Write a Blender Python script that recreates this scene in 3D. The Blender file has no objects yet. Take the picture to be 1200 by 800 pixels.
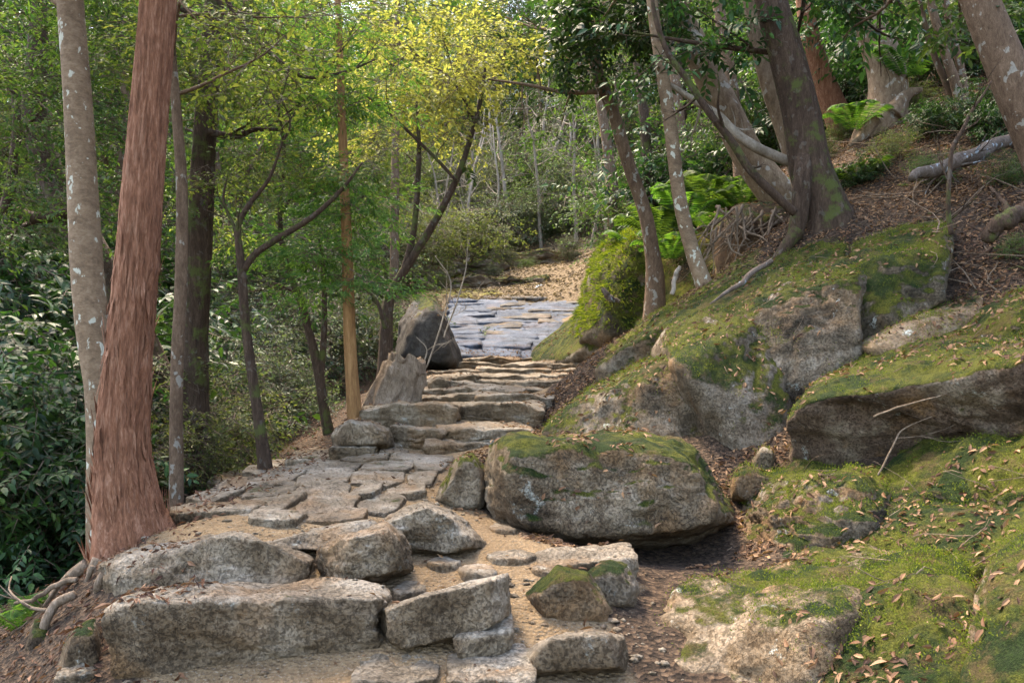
import bpy, bmesh, math, random
import numpy as np
from mathutils import Vector
from mathutils.bvhtree import BVHTree

random.seed(7)
rng = np.random.default_rng(11)
S = bpy.context.scene
COL = S.collection

# ------------------------------------------------------------------ camera, sky, sun
F, H = 1000.0, 460.0                       # focal length and horizon row of a 1200 x 800 frame
cam = bpy.data.cameras.new("camera")
cam.lens, cam.sensor_width, cam.sensor_fit = 30.0, 36.0, 'HORIZONTAL'
cam.shift_y = 0.05
cam.clip_start, cam.clip_end = 0.05, 2000
camo = bpy.data.objects.new("camera", cam)
camo.rotation_euler = (math.radians(90), 0, 0)
COL.objects.link(camo)
S.camera = camo

SUN = Vector((-0.30, 0.42, 0.86)).normalized()      # towards the sun
el, az = math.asin(SUN.z), math.atan2(SUN.x, SUN.y)
W = bpy.data.worlds.new("World")
S.world = W
W.use_nodes = True
nt = W.node_tree
nt.nodes.clear()
sky = nt.nodes.new("ShaderNodeTexSky")
sky.sky_type = 'NISHITA'
sky.sun_disc = False
sky.sun_elevation, sky.sun_rotation = el, az
sky.air_density, sky.dust_density, sky.ozone_density = 1.0, 2.5, 0.6
bg = nt.nodes.new("ShaderNodeBackground")
bg.inputs[1].default_value = 0.15
wo = nt.nodes.new("ShaderNodeOutputWorld")
nt.links.new(sky.outputs[0], bg.inputs[0])
nt.links.new(bg.outputs[0], wo.inputs[0])
sl = bpy.data.lights.new("sun", 'SUN')
sl.energy, sl.angle, sl.color = 1.5, math.radians(10), (1.0, 0.90, 0.74)
so = bpy.data.objects.new("sun", sl)
so.rotation_euler = SUN.to_track_quat('Z', 'Y').to_euler()
so.location = (20, 20, 40)
COL.objects.link(so)
S.view_settings.view_transform = 'Standard'
S.view_settings.look = 'None'
S.view_settings.exposure = 3.12
S.view_settings.gamma = 1.0
S.view_settings.use_curve_mapping = False
S.view_settings.use_white_balance = True
S.view_settings.white_balance_temperature = 7400
S.view_settings.white_balance_tint = 12
S.render.engine = 'CYCLES'
cy = S.cycles
cy.use_denoising = True
cy.max_bounces, cy.diffuse_bounces, cy.glossy_bounces = 7, 5, 2
cy.transmission_bounces, cy.transparent_max_bounces = 4, 4
cy.caustics_reflective = cy.caustics_refractive = False
cy.sample_clamp_indirect = 6.0

# ------------------------------------------------------------------ numeric helpers
def P(px, row, D):
    return np.array(((px - 600) / F * D, D, -(row - H) / F * D))

def sstep(a, b, x):
    t = np.clip((x - a) / (b - a), 0, 1)
    return t * t * (3 - 2 * t)

def _h(ix, iy, iz, k):
    n = (ix.astype(np.uint32) * np.uint32(374761393) + iy.astype(np.uint32) * np.uint32(668265263)
         + iz.astype(np.uint32) * np.uint32(2246822519) + np.uint32(k * 3266489917 & 0xffffffff))
    n = (n ^ (n >> np.uint32(15))) * np.uint32(2246822519)
    n = (n ^ (n >> np.uint32(13))) * np.uint32(3266489917)
    n ^= n >> np.uint32(16)
    return n.astype(np.float64) / 2147483648.0 - 1.0

def gnoise(p, seed=0):
    i = np.floor(p).astype(np.int64)
    f = p - i
    u = f * f * f * (f * (f * 6 - 15) + 10)
    out = 0
    for dx in (0, 1):
        for dy in (0, 1):
            for dz in (0, 1):
                a, b, c = i[:, 0] + dx, i[:, 1] + dy, i[:, 2] + dz
                g = (_h(a, b, c, seed) * (f[:, 0] - dx) + _h(a, b, c, seed + 101) * (f[:, 1] - dy)
                     + _h(a, b, c, seed + 211) * (f[:, 2] - dz))
                w = ((u[:, 0] if dx else 1 - u[:, 0]) * (u[:, 1] if dy else 1 - u[:, 1])
                     * (u[:, 2] if dz else 1 - u[:, 2]))
                out = out + g * w
    return out

def fbm(p, octs=4, seed=0, gain=0.5):
    a, s, out = 1.0, 0.0, 0
    q = p
    for k in range(octs):
        out = out + a * gnoise(q, seed + 17 * k)
        s += a
        a *= gain
        q = q * 2.03 + 5.17
    return out / s * 1.6

def ridged(p, octs=3, seed=0):
    a, s, out = 1.0, 0.0, 0
    q = p
    for k in range(octs):
        out = out + a * (1 - 2.2 * np.abs(gnoise(q, seed + 31 * k)))
        s += a
        a *= 0.5
        q = q * 2.1 + 3.3
    return out / s

# ------------------------------------------------------------------ objects
def mesh_from(name, V, faces, mats, smooth=True):
    """faces: list of (array n x k, material index)"""
    me = bpy.data.meshes.new(name)
    V = np.asarray(V, dtype=np.float32)
    me.vertices.add(len(V))
    me.vertices.foreach_set("co", V.ravel())
    starts, idx, mi, pos = [], [], [], 0
    for arr, m in faces:
        arr = np.asarray(arr, dtype=np.int32)
        if len(arr) == 0:
            continue
        n, k = arr.shape
        starts.append(pos + np.arange(n) * k)
        idx.append(arr.ravel())
        mi.append(np.full(n, m))
        pos += n * k
    idx = np.concatenate(idx)
    starts = np.concatenate(starts)
    mi = np.concatenate(mi)
    me.loops.add(len(idx))
    me.loops.foreach_set("vertex_index", idx.astype(np.int32))
    me.polygons.add(len(starts))
    me.polygons.foreach_set("loop_start", starts.astype(np.int32))
    for m in mats:
        me.materials.append(m)
    me.polygons.foreach_set("material_index", mi.astype(np.int32))
    me.polygons.foreach_set("use_smooth", np.full(len(starts), smooth))
    me.update(calc_edges=True)
    me.validate()
    return me

def tag(o, label=None, cat=None, group=None, kind=None):
    if label: o["label"] = label
    if cat: o["category"] = cat
    if group: o["group"] = group
    if kind: o["kind"] = kind
    return o

def link(name, me, loc=(0, 0, 0), parent=None):
    o = bpy.data.objects.new(name, me)
    o.location = loc
    COL.objects.link(o)
    if parent is not None:
        o.parent = parent
    return o

def solid(name, V, faces, mats, loc, parent=None, smooth=True):
    """a mesh whose origin is loc (world); child of an Empty standing at loc when parent is given"""
    me = mesh_from(name, np.asarray(V) - np.asarray(loc), faces, mats, smooth)
    return link(name, me, (0, 0, 0) if parent is not None else loc, parent)

def thing(name, label, cat, loc, group=None):
    o = bpy.data.objects.new(name, None)
    o.empty_display_size = 0.2
    o.location = loc
    COL.objects.link(o)
    return tag(o, label, cat, group)

# ------------------------------------------------------------------ materials
class NT:
    def __init__(s, name):
        s.m = bpy.data.materials.new(name)
        s.m.use_nodes = True
        s.t = s.m.node_tree
        s.t.nodes.clear()
        s.out = s.n("ShaderNodeOutputMaterial")
        s.geo = s.n("ShaderNodeNewGeometry")

    def n(s, kind, **kw):
        nd = s.t.nodes.new(kind)
        for k, v in kw.items():
            setattr(nd, k, v)
        return nd

    def put(s, sock, v):
        if isinstance(v, bpy.types.NodeSocket):
            s.t.links.new(v, sock)
        elif isinstance(v, (tuple, list)) and len(v) == 3 and sock.type == 'RGBA':
            sock.default_value = (*v, 1)
        else:
            sock.default_value = v

    def noise(s, vec, scale, detail=4, rough=0.55, dist=0.0):
        nd = s.n("ShaderNodeTexNoise")
        s.put(nd.inputs["Vector"], vec)
        nd.inputs["Scale"].default_value = scale
        nd.inputs["Detail"].default_value = detail
        nd.inputs["Roughness"].default_value = rough
        nd.inputs["Distortion"].default_value = dist
        return nd.outputs[0]

    def voro(s, vec, scale, feature='F1', out=0):
        nd = s.n("ShaderNodeTexVoronoi", feature=feature)
        s.put(nd.inputs["Vector"], vec)
        nd.inputs["Scale"].default_value = scale
        return nd.outputs[out]

    def math(s, op, a, b=0.0, clamp=False):
        nd = s.n("ShaderNodeMath", operation=op, use_clamp=clamp)
        s.put(nd.inputs[0], a)
        s.put(nd.inputs[1], b)
        return nd.outputs[0]

    def ramp(s, fac, lo, hi):
        nd = s.n("ShaderNodeMapRange", interpolation_type='SMOOTHSTEP')
        s.put(nd.inputs[0], fac)
        nd.inputs[1].default_value, nd.inputs[2].default_value = lo, hi
        return nd.outputs[0]

    def mix(s, fac, a, b, mode='MIX'):
        nd = s.n("ShaderNodeMix", data_type='RGBA', blend_type=mode)
        s.put(nd.inputs[0], fac)
        s.put(nd.inputs[6], a)
        s.put(nd.inputs[7], b)
        return nd.outputs[2]

    def cramp(s, fac, stops):
        nd = s.n("ShaderNodeValToRGB")
        s.put(nd.inputs[0], fac)
        e = nd.color_ramp.elements
        while len(e) < len(stops):
            e.new(0.5)
        for el_, (p, c) in zip(e, stops):
            el_.position, el_.color = p, (*c, 1)
        return nd.outputs[0]

    def scaled(s, vec, sc):
        nd = s.n("ShaderNodeMapping")
        s.put(nd.inputs[0], vec)
        nd.inputs[3].default_value = sc
        return nd.outputs[0]

    def nz(s):
        nd = s.n("ShaderNodeSeparateXYZ")
        s.put(nd.inputs[0], s.geo.outputs["Normal"])
        return nd.outputs[2]

    def attr(s, name):
        nd = s.n("ShaderNodeAttribute")
        nd.attribute_name = name
        return nd.outputs["Fac"]

    def finish(s, color, rough, height=None, strength=0.6, dist=0.02, spec=0.3):
        b = s.n("ShaderNodeBsdfPrincipled")
        s.put(b.inputs["Base Color"], color)
        s.put(b.inputs["Roughness"], rough)
        b.inputs["Specular IOR Level"].default_value = spec
        if height is not None:
            bu = s.n("ShaderNodeBump")
            bu.inputs["Strength"].default_value = strength
            bu.inputs["Distance"].default_value = dist
            s.put(bu.inputs["Height"], height)
            s.t.links.new(bu.outputs[0], b.inputs["Normal"])
        s.t.links.new(b.outputs[0], s.out.inputs[0])
        return s.m

def rock_mat(name, dark, mid, light, moss=0.0, lichen=0.3, warm=0.3, mosslo=(0.028, 0.056, 0.010), mosshi=(0.155, 0.162, 0.022), sideshade=(0.86, 0.80, 0.72)):
    """moss: threshold shift, larger covers more of the upward faces"""
    t = NT(name)
    p = t.geo.outputs["Position"]
    a = t.noise(p, 3.1, 6, 0.62)
    b = t.noise(p, 17.0, 6, 0.7)
    c = t.noise(p, 95.0, 4, 0.7)
    col = t.cramp(t.math('ADD', t.math('MULTIPLY', a, 0.72), t.math('MULTIPLY', b, 0.28)),
                  [(0.36, dark), (0.5, mid), (0.63, light)])
    pit = t.ramp(t.noise(p, 75, 5, 0.8), 0.34, 0.5)
    col = t.mix(t.math('MULTIPLY', t.math('SUBTRACT', 1.0, pit), 0.25), col, t.mix(1.0, col, (0.38, 0.34, 0.30), 'MULTIPLY'))
    toplit = t.ramp(t.math('ADD', t.nz(), t.math('MULTIPLY', t.math('SUBTRACT', b, 0.5), 0.7)), 0.35, 0.85)
    col = t.mix(toplit, t.mix(1.0, col, sideshade, 'MULTIPLY'), t.mix(0.22, col, light))  # light from above painted in: upward faces paler, steep faces darker
    col = t.mix(t.math('MULTIPLY', t.ramp(t.noise(p, 2.2, 5, 0.6, 0.6), 0.5, 0.66), warm), col, (0.26, 0.15, 0.07))
    sp = t.ramp(c, 0.35, 0.68)
    col = t.mix(0.26, col, t.mix(sp, (0.25, 0.24, 0.22), (0.82, 0.8, 0.76)), 'OVERLAY')
    st = t.ramp(t.noise(t.scaled(p, (1.3, 1.3, 5.5)), 1.6, 6, 0.7, 0.8), 0.42, 0.62)
    col = t.mix(t.math('MULTIPLY', st, 0.5), col, t.mix(1.0, col, (0.5, 0.44, 0.36), 'MULTIPLY'))
    vein = t.ramp(t.math('ABSOLUTE', t.math('SUBTRACT', t.noise(p, 4.0, 5, 0.6, 1.2), 0.5)), 0.0, 0.014)
    col = t.mix(t.math('MULTIPLY', t.math('MULTIPLY', t.math('SUBTRACT', 1.0, vein), t.ramp(t.noise(p, 1.7, 3), 0.5, 0.62)), 0.6), col, (0.03, 0.024, 0.018))
    lich = t.math('MULTIPLY', t.ramp(t.noise(p, 6.5, 7, 0.72, 0.4), 0.60, 0.68), t.ramp(t.noise(p, 60, 3, 0.7), 0.38, 0.58))
    col = t.mix(t.math('MULTIPLY', lich, lichen), col, (0.50, 0.53, 0.47))
    nzv = t.nz()
    m = t.math('ADD', t.math('SUBTRACT', t.math('MULTIPLY', nzv, 0.85), 0.2), t.math('MULTIPLY', t.noise(p, 2.4, 6, 0.68), 1.5))
    m = t.math('ADD', m, t.math('MULTIPLY', t.noise(p, 22, 5, 0.75), 0.55))
    m = t.math('SUBTRACT', m, 0.1)
    mm = t.ramp(m, 1.42 - moss, 1.62 - moss)
    mc = t.mix(t.ramp(t.noise(p, 3.0, 7, 0.75, 0.5), 0.42, 0.58), mosslo, mosshi)
    mc = t.mix(t.math('MULTIPLY', t.ramp(t.noise(p, 26, 4, 0.75), 0.4, 0.62), 0.5), mc, t.mix(1.0, mc, (0.45, 0.5, 0.4), 'MULTIPLY'))
    mc = t.mix(t.math('MULTIPLY', t.ramp(t.noise(p, 4.0, 6, 0.75), 0.53, 0.64), 0.75), mc, (0.17, 0.115, 0.05))
    mc = t.mix(t.ramp(t.noise(p, 160, 3, 0.7), 0.3, 0.7), t.mix(1.0, mc, (0.4, 0.4, 0.4), 'MULTIPLY'), mc)
    col = t.mix(mm, col, mc)
    hgt = t.math('ADD', t.math('MULTIPLY', b, 0.45), t.math('MULTIPLY', c, 0.40))
    hgt = t.math('ADD', t.math('ADD', hgt, t.math('MULTIPLY', vein, 0.12)), t.math('MULTIPLY', pit, 0.35))
    fuzz = t.math('ADD', t.noise(p, 45, 4, 0.7), t.math('MULTIPLY', t.noise(p, 190, 3, 0.75), 0.9))
    hgt = t.math('ADD', hgt, t.math('MULTIPLY', mm, t.math('ADD', t.math('MULTIPLY', fuzz, 0.8), 0.15)))
    return t.finish(col, 0.92, hgt, 1.0, 0.03, 0.15)

M = {}
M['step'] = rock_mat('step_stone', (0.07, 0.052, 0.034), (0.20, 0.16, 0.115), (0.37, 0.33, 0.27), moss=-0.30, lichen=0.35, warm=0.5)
M['boulder'] = rock_mat('boulder_stone', (0.06, 0.047, 0.034), (0.165, 0.13, 0.092), (0.33, 0.29, 0.23), moss=0.34, lichen=0.5, warm=0.6)
M['bank'] = rock_mat('bank_stone', (0.06, 0.05, 0.04), (0.18, 0.15, 0.115), (0.36, 0.33, 0.29), moss=0.34, lichen=1.0, warm=0.6)
M['bankmoss'] = rock_mat('deep_moss_stone', (0.05, 0.045, 0.035), (0.15, 0.13, 0.1), (0.32, 0.3, 0.26), moss=0.56, lichen=0.9, warm=0.4)
M['tanrock'] = rock_mat('tan_bedrock', (0.10, 0.072, 0.046), (0.22, 0.162, 0.105), (0.33, 0.265, 0.19), moss=0.02, lichen=0.9, warm=0.6)
M['mossface'] = rock_mat('moss_face_stone', (0.06, 0.045, 0.035), (0.15, 0.11, 0.085), (0.32, 0.28, 0.23), moss=0.72, lichen=0.9, warm=0.8)
M['darkrock'] = rock_mat('dark_stone', (0.03, 0.03, 0.03), (0.075, 0.072, 0.07), (0.14, 0.14, 0.14), moss=0.15, lichen=0.2, warm=0.1)
M['soil'] = rock_mat('root_soil', (0.025, 0.016, 0.011), (0.065, 0.042, 0.028), (0.14, 0.095, 0.065), moss=0.15, lichen=0.1, warm=0.5)
M['bluelit_rock'] = rock_mat('bluelit_stone', (0.14, 0.18, 0.24), (0.26, 0.34, 0.44), (0.42, 0.50, 0.58), moss=-0.3, lichen=0.2, warm=0.1)  # blue tint of bleached light put into the stone colour
M['greyslab'] = rock_mat('grey_slab_stone', (0.05, 0.045, 0.04), (0.115, 0.106, 0.095), (0.21, 0.198, 0.18), moss=-0.4, lichen=0.3, warm=0.3, sideshade=(1, 1, 1))
M['slab'] = rock_mat('skytint_slab_stone', (0.035, 0.046, 0.066), (0.078, 0.098, 0.135), (0.15, 0.175, 0.22), moss=-0.5, lichen=0.15, warm=0.15, sideshade=(1, 1, 1))  # blue of the reflected sky put into the slab's colour

def leaf_mat(name, c1, c2, c3, trans=0.45, rough=0.55, spec=0.22):
    t = NT(name)
    r = t.geo.outputs["Random Per Island"]
    col = t.cramp(r, [(0.0, c1), (0.55, c2), (1.0, c3)])
    oi = t.n("ShaderNodeObjectInfo")
    hs = t.n("ShaderNodeHueSaturation")
    t.put(hs.inputs["Value"], t.math('ADD', t.math('MULTIPLY', oi.outputs["Random"], 0.5), 0.75))
    t.put(hs.inputs["Hue"], t.math('ADD', t.math('MULTIPLY', oi.outputs["Random"], 0.03), 0.485))
    t.put(hs.inputs["Color"], col)
    col = hs.outputs[0]
    b = t.n("ShaderNodeBsdfPrincipled")
    t.put(b.inputs["Base Color"], col)
    b.inputs["Roughness"].default_value = rough
    b.inputs["Specular IOR Level"].default_value = spec
    tr = t.n("ShaderNodeBsdfTranslucent")
    t.put(tr.inputs[0], t.mix(1.0, col, (1.12, 1.2, 0.6), 'MULTIPLY'))
    mx = t.n("ShaderNodeMixShader")
    mx.inputs[0].default_value = trans
    t.t.links.new(b.outputs[0], mx.inputs[1])
    t.t.links.new(tr.outputs[0], mx.inputs[2])
    t.t.links.new(mx.outputs[0], t.out.inputs[0])
    return t.m

M['leaf_dark'] = leaf_mat('leaf_dark', (0.010, 0.029, 0.012), (0.024, 0.060, 0.018), (0.052, 0.108, 0.025), 0.35, 0.5, 0.3)
M['leaf_mid'] = leaf_mat('leaf_mid', (0.026, 0.06, 0.02), (0.058, 0.112, 0.03), (0.115, 0.165, 0.045), 0.45)
M['leaf_olive'] = leaf_mat('leaf_olive', (0.045, 0.07, 0.025), (0.09, 0.12, 0.04), (0.17, 0.18, 0.065), 0.45)
M['leaf_yellow'] = leaf_mat('leaf_yellow', (0.13, 0.15, 0.045), (0.27, 0.265, 0.085), (0.40, 0.37, 0.13), 0.5)
M['leaf_lime'] = leaf_mat('leaf_lime', (0.05, 0.088, 0.024), (0.10, 0.142, 0.038), (0.20, 0.218, 0.065), 0.5)
M['leaf_feather'] = leaf_mat('leaf_feather', (0.03, 0.08, 0.02), (0.065, 0.14, 0.03), (0.14, 0.22, 0.05), 0.45, 0.6)
M['leaf_fern'] = leaf_mat('leaf_fern', (0.03, 0.075, 0.016), (0.06, 0.125, 0.024), (0.11, 0.185, 0.035), 0.5, 0.6)
M['leaf_moss'] = leaf_mat('leaf_moss', (0.045, 0.07, 0.01), (0.11, 0.135, 0.016), (0.19, 0.195, 0.03), 0.35, 0.8, 0.1)
M['leaf_grey'] = leaf_mat('leaf_grey', (0.035, 0.055, 0.034), (0.065, 0.09, 0.054), (0.12, 0.14, 0.08), 0.4)
M['litter'] = leaf_mat('litter', (0.04, 0.019, 0.011), (0.14, 0.07, 0.031), (0.28, 0.17, 0.09), 0.15, 0.7, 0.25)
M['straw'] = leaf_mat('straw', (0.06, 0.042, 0.025), (0.135, 0.10, 0.06), (0.25, 0.20, 0.13), 0.25, 0.7, 0.2)

def bark_mat(name, dark, mid, light, sc=(24, 24, 3), spots=0.0, spotcol=(0.5, 0.52, 0.46), moss=0.0, spotscale=9.0, bump=0.02):
    t = NT(name)
    p = t.geo.outputs["Position"]
    v = t.scaled(p, sc)
    a = t.noise(v, 1.0, 5, 0.65, 0.5)
    b = t.noise(v, 4.2, 4, 0.7)
    f = t.math('ADD', t.math('MULTIPLY', a, 0.6), t.math('MULTIPLY', b, 0.4))
    col = t.cramp(f, [(0.3, dark), (0.5, mid), (0.7, light)])
    col = t.mix(t.math('MULTIPLY', t.ramp(t.noise(p, 2.5, 4), 0.45, 0.7), 0.45), col, t.mix(1.0, col, (0.55, 0.5, 0.45), 'MULTIPLY'))
    if spots:
        s = t.ramp(t.noise(t.scaled(p, (1, 1, 0.75)), spotscale, 3, 0.55, 0.3), 0.60, 0.64)
        col = t.mix(t.math('MULTIPLY', s, spots), col, spotcol)
    if moss:
        s = t.ramp(t.noise(p, 5, 5, 0.7), 0.62 - moss * 0.3, 0.75 - moss * 0.3)
        col = t.mix(t.math('MULTIPLY', s, 0.85), col, (0.07, 0.085, 0.02))
    return t.finish(col, 0.9, f, 0.9, bump, 0.2)

M['bark_cedar'] = bark_mat('bark_cedar', (0.06, 0.028, 0.016), (0.23, 0.10, 0.055), (0.42, 0.24, 0.155), (52, 52, 8), bump=0.03)
M['bark_spot'] = bark_mat('bark_spot', (0.085, 0.056, 0.034), (0.18, 0.122, 0.075), (0.28, 0.20, 0.13), (14, 14, 22), spots=0.85, spotcol=(0.42, 0.42, 0.34), bump=0.012, spotscale=19)
M['bark_dark'] = bark_mat('bark_dark', (0.018, 0.011, 0.007), (0.055, 0.034, 0.022), (0.115, 0.076, 0.05), (34, 34, 7), spots=0.12, moss=0.35, spotscale=16, spotcol=(0.3, 0.3, 0.26), bump=0.035)
M['bark_brown'] = bark_mat('bark_brown', (0.05, 0.03, 0.018), (0.125, 0.08, 0.05), (0.22, 0.15, 0.10), (30, 30, 11), spots=0.5, spotcol=(0.36, 0.36, 0.31), spotscale=15, bump=0.025)
M['bark_pale'] = bark_mat('bark_pale', (0.09, 0.06, 0.037), (0.20, 0.14, 0.092), (0.34, 0.26, 0.18), (22, 22, 9), spots=0.5, spotcol=(0.45, 0.45, 0.41), spotscale=12, bump=0.02)
M['bark_orange'] = bark_mat('bark_orange', (0.10, 0.05, 0.02), (0.24, 0.125, 0.05), (0.38, 0.22, 0.10), (30, 30, 4))
M['bark_ghost'] = bark_mat('bark_ghost', (0.12, 0.095, 0.07), (0.24, 0.20, 0.155), (0.37, 0.32, 0.26), (16, 16, 8))
M['deadwood'] = bark_mat('deadwood', (0.055, 0.038, 0.025), (0.16, 0.115, 0.078), (0.31, 0.24, 0.18), (26, 26, 12))
M['bluelit_wood'] = bark_mat('bluelit_wood', (0.04, 0.03, 0.023), (0.105, 0.08, 0.063), (0.20, 0.175, 0.155), (26, 26, 14), spots=0.6, spotcol=(0.33, 0.41, 0.46), spotscale=14)  # blue spots paint in the tint of bleached light
M['twig'] = bark_mat('twig', (0.05, 0.036, 0.026), (0.11, 0.08, 0.06), (0.2, 0.16, 0.12))

def ground_mat():
    t = NT('forest_ground')
    p = t.geo.outputs["Position"]
    a = t.noise(p, 2.0, 6, 0.65)
    b = t.noise(p, 22.0, 5, 0.7)
    v = t.n("ShaderNodeTexVoronoi")
    t.put(v.inputs["Vector"], t.scaled(p, (1, 1, 1.6)))
    v.inputs["Scale"].default_value = 55
    vb = t.n("ShaderNodeRGBToBW")
    t.put(vb.inputs[0], v.outputs["Color"])
    litter = t.cramp(t.math('ADD', t.math('MULTIPLY', vb.outputs[0], 0.5), t.math('MULTIPLY', b, 0.5)),
                     [(0.3, (0.014, 0.010, 0.007)), (0.55, (0.048, 0.031, 0.02)), (0.85, (0.135, 0.09, 0.058))])
    sand = t.cramp(t.math('ADD', t.math('MULTIPLY', a, 0.5), t.math('MULTIPLY', b, 0.5)),
                   [(0.3, (0.075, 0.05, 0.028)), (0.5, (0.165, 0.112, 0.062)), (0.7, (0.265, 0.19, 0.112))])
    sand = t.mix(t.math('MULTIPLY', t.ramp(t.noise(p, 120, 3, 0.7), 0.56, 0.68), 0.45), sand, (0.36, 0.32, 0.26))
    sand = t.mix(t.math('MULTIPLY', t.ramp(t.noise(p, 70, 3, 0.7), 0.58, 0.68), 0.5), sand, (0.08, 0.05, 0.03))
    moss = t.mix(t.ramp(t.noise(p, 5.0, 6, 0.7), 0.38, 0.62), (0.045, 0.06, 0.01), (0.17, 0.15, 0.025))
    straw = t.cramp(b, [(0.3, (0.06, 0.042, 0.024)), (0.5, (0.14, 0.10, 0.06)), (0.7, (0.24, 0.185, 0.115))])
    edge = t.math('MULTIPLY', t.math('SUBTRACT', a, 0.5), 0.9)
    col = litter
    col = t.mix(t.ramp(t.math('ADD', t.attr("straw"), edge), 0.4, 0.6), col, straw)
    col = t.mix(t.ramp(t.math('ADD', t.attr("moss"), edge), 0.42, 0.6), col, moss)
    col = t.mix(t.ramp(t.math('ADD', t.attr("path"), edge), 0.4, 0.62), col, sand)
    hg = t.math('ADD', t.math('MULTIPLY', b, 0.6), t.math('MULTIPLY', v.outputs["Distance"], 0.5))
    hg = t.math('ADD', hg, t.math('MULTIPLY', t.noise(p, 110, 3, 0.7), 0.25))
    return t.finish(col, 0.95, hg, 0.9, 0.03, 0.15)
M['ground'] = ground_mat()

# ------------------------------------------------------------------ terrain
CP = [(300, 795, 2.55), (600, 800, 2.5), (150, 795, 2.6), (300, 697, 3.0), (520, 697, 3.0), (180, 690, 3.0), (330, 622, 3.5), (560, 652, 3.4), (200, 618, 3.6),
      (470, 640, 3.5), (250, 602, 4.0), (430, 590, 4.2), (330, 560, 4.9), (450, 542, 5.4), (420, 533, 5.7), (480, 530, 5.75),
      (540, 509, 6.2), (560, 486, 6.7), (570, 466, 7.4), (590, 448, 8.6), (610, 432, 10.2), (600, 424, 11.5), (600, 388, 14.5),
      (600, 356, 17.5), (590, 320, 22), (580, 295, 28), (560, 272, 38), (640, 634, 3.75), (690, 655, 3.5), (690, 682, 3.12), (640, 676, 3.15), (690, 398, 13), (690, 364, 16.5), (680, 425, 10.6), (600, 330, 20), (680, 325, 20),
      # left edge and the hollow beyond it
      (100, 720, 2.9), (60, 790, 2.9), (20, 740, 3.6), (110, 660, 3.5), (150, 648, 3.7), (0, 730, 5.2), (-200, 760, 4), (60, 690, 4.6), (-300, 700, 7), (-100, 650, 7.5),
      (200, 600, 4.6), (150, 640, 5.5), (240, 580, 5.4), (200, 590, 7), (330, 540, 6.4), (390, 524, 6.2), (300, 540, 8), (100, 590, 9),
      (430, 490, 7), (450, 466, 8), (470, 440, 10), (400, 475, 10), (340, 490, 9.5), (200, 530, 10.5), (300, 420, 16), (200, 440, 16),
      (100, 500, 14), (0, 560, 12), (-200, 560, 14), (430, 340, 20), (500, 345, 17.5), (300, 340, 26), (100, 390, 26), (0, 420, 26), (-400, 420, 26), (-700, 560, 12),
      (-100, 320, 48), (300, 280, 48), (560, 258, 46), (720, 240, 46), (-500, 330, 48), (900, 150, 48), (1300, -20, 48), (1700, -100, 48),
      (-500, 190, 85), (0, 170, 85), (300, 140, 85), (600, 140, 85), (900, 90, 85), (1300, 0, 85), (1700, -100, 85),
      (-500, 190, 130), (0, 180, 130), (300, 170, 130), (600, 170, 130), (900, 130, 130), (1400, 90, 130),
      (-500, 250, 190), (0, 250, 190), (600, 250, 190), (1200, 230, 190),
      # right bank
      (740, 802, 2.55), (1000, 830, 2.4), (1200, 810, 2.3), (760, 700, 3.3), (900, 720, 3.1), (880, 650, 3.9), (1100, 690, 3.2), (1200, 660, 3.1),
      (760, 642, 4.3), (880, 575, 4.7), (1000, 580, 4.2), (1200, 545, 3.9), (1000, 455, 5.1), (1200, 410, 4.7), (1100, 345, 5.7), (1200, 255, 5.9),
      (1000, 325, 6.3), (930, 262, 7.2), (1050, 235, 7.0), (1200, 130, 7.6), (1010, 165, 9), (1200, 60, 10), (870, 300, 7.5), (800, 350, 7.2),
      (700, 410, 7.2), (690, 450, 7.0), (655, 505, 6.2), (700, 530, 5.2), (800, 530, 5.0), (850, 420, 6.2), (750, 325, 9.5), (745, 352, 11),
      (700, 442, 9.4), (745, 415, 9.2), (700, 433, 10.2), (672, 458, 7.8), (648, 482, 6.8), (830, 255, 11), (750, 285, 15), (722, 332, 15), (760, 250, 18), (900, 180, 15), (1100, 60, 14), (1200, 0, 16),
      (680, 303, 24), (750, 235, 28), (900, 130, 28), (1200, 0, 28), (1500, -100, 15), (1500, 200, 7), (1600, 420, 4.5), (1700, 560, 3.2)]
cpw = np.array([P(*c) for c in CP])
cpw = np.vstack([cpw, [(-3, 0, -1.35), (0, 0, -1.25), (3, 0, -0.9), (7, 0, 1.5), (-8, 0, -3), (0, -6, -2.2), (8, -6, 0), (-9, -6, -3.6), (0, -25, -6), (30, -25, 4),
                       (-30, -25, -8), (30, 0, 16), (60, 0, 24), (-30, 0, -6), (-60, 20, -2), (-80, -25, -2), (80, -25, 24), (-120, 60, 14), (120, 60, 40), (-120, 190, 30), (120, 190, 34)]])
_c = 0.25
_A = np.sqrt(((cpw[:, None, :2] - cpw[None, :, :2]) ** 2).sum(-1) + _c * _c)
_n = len(cpw)
_T = np.hstack([np.ones((_n, 1)), cpw[:, :2]])
_K = np.zeros((_n + 3, _n + 3))
_K[:_n, :_n] = _A - np.eye(_n) * 0.02
_K[:_n, _n:] = _T
_K[_n:, :_n] = _T.T
_sol = np.linalg.solve(_K, np.concatenate([cpw[:, 2], np.zeros(3)]))

PATH = np.array([(0.0, -1.1, 0.6), (2.5, -1.1, 0.4), (3.0, -1.28, 0.30), (3.4, -1.50, 0.55), (3.9, -1.5, 0.10), (4.6, -1.55, -0.3), (5.4, -1.5, -0.25), (6, -1.15, 0.05), (8, -0.85, 0.45),
                 (10, -0.8, 0.75), (11, -0.8, 0.0), (12, -1.0, -1.5), (17, -1.2, -1.8), (22, -1.2, -1.8)])
def path_mask(x, y):
    L = np.interp(y, PATH[:, 0], PATH[:, 1])
    R = np.interp(y, PATH[:, 0], PATH[:, 2])
    d = np.minimum(x - L, R - x)
    return sstep(-0.12, 0.12, d) * (1 - sstep(18, 21, y)) * sstep(-3, -1, y)

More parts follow.
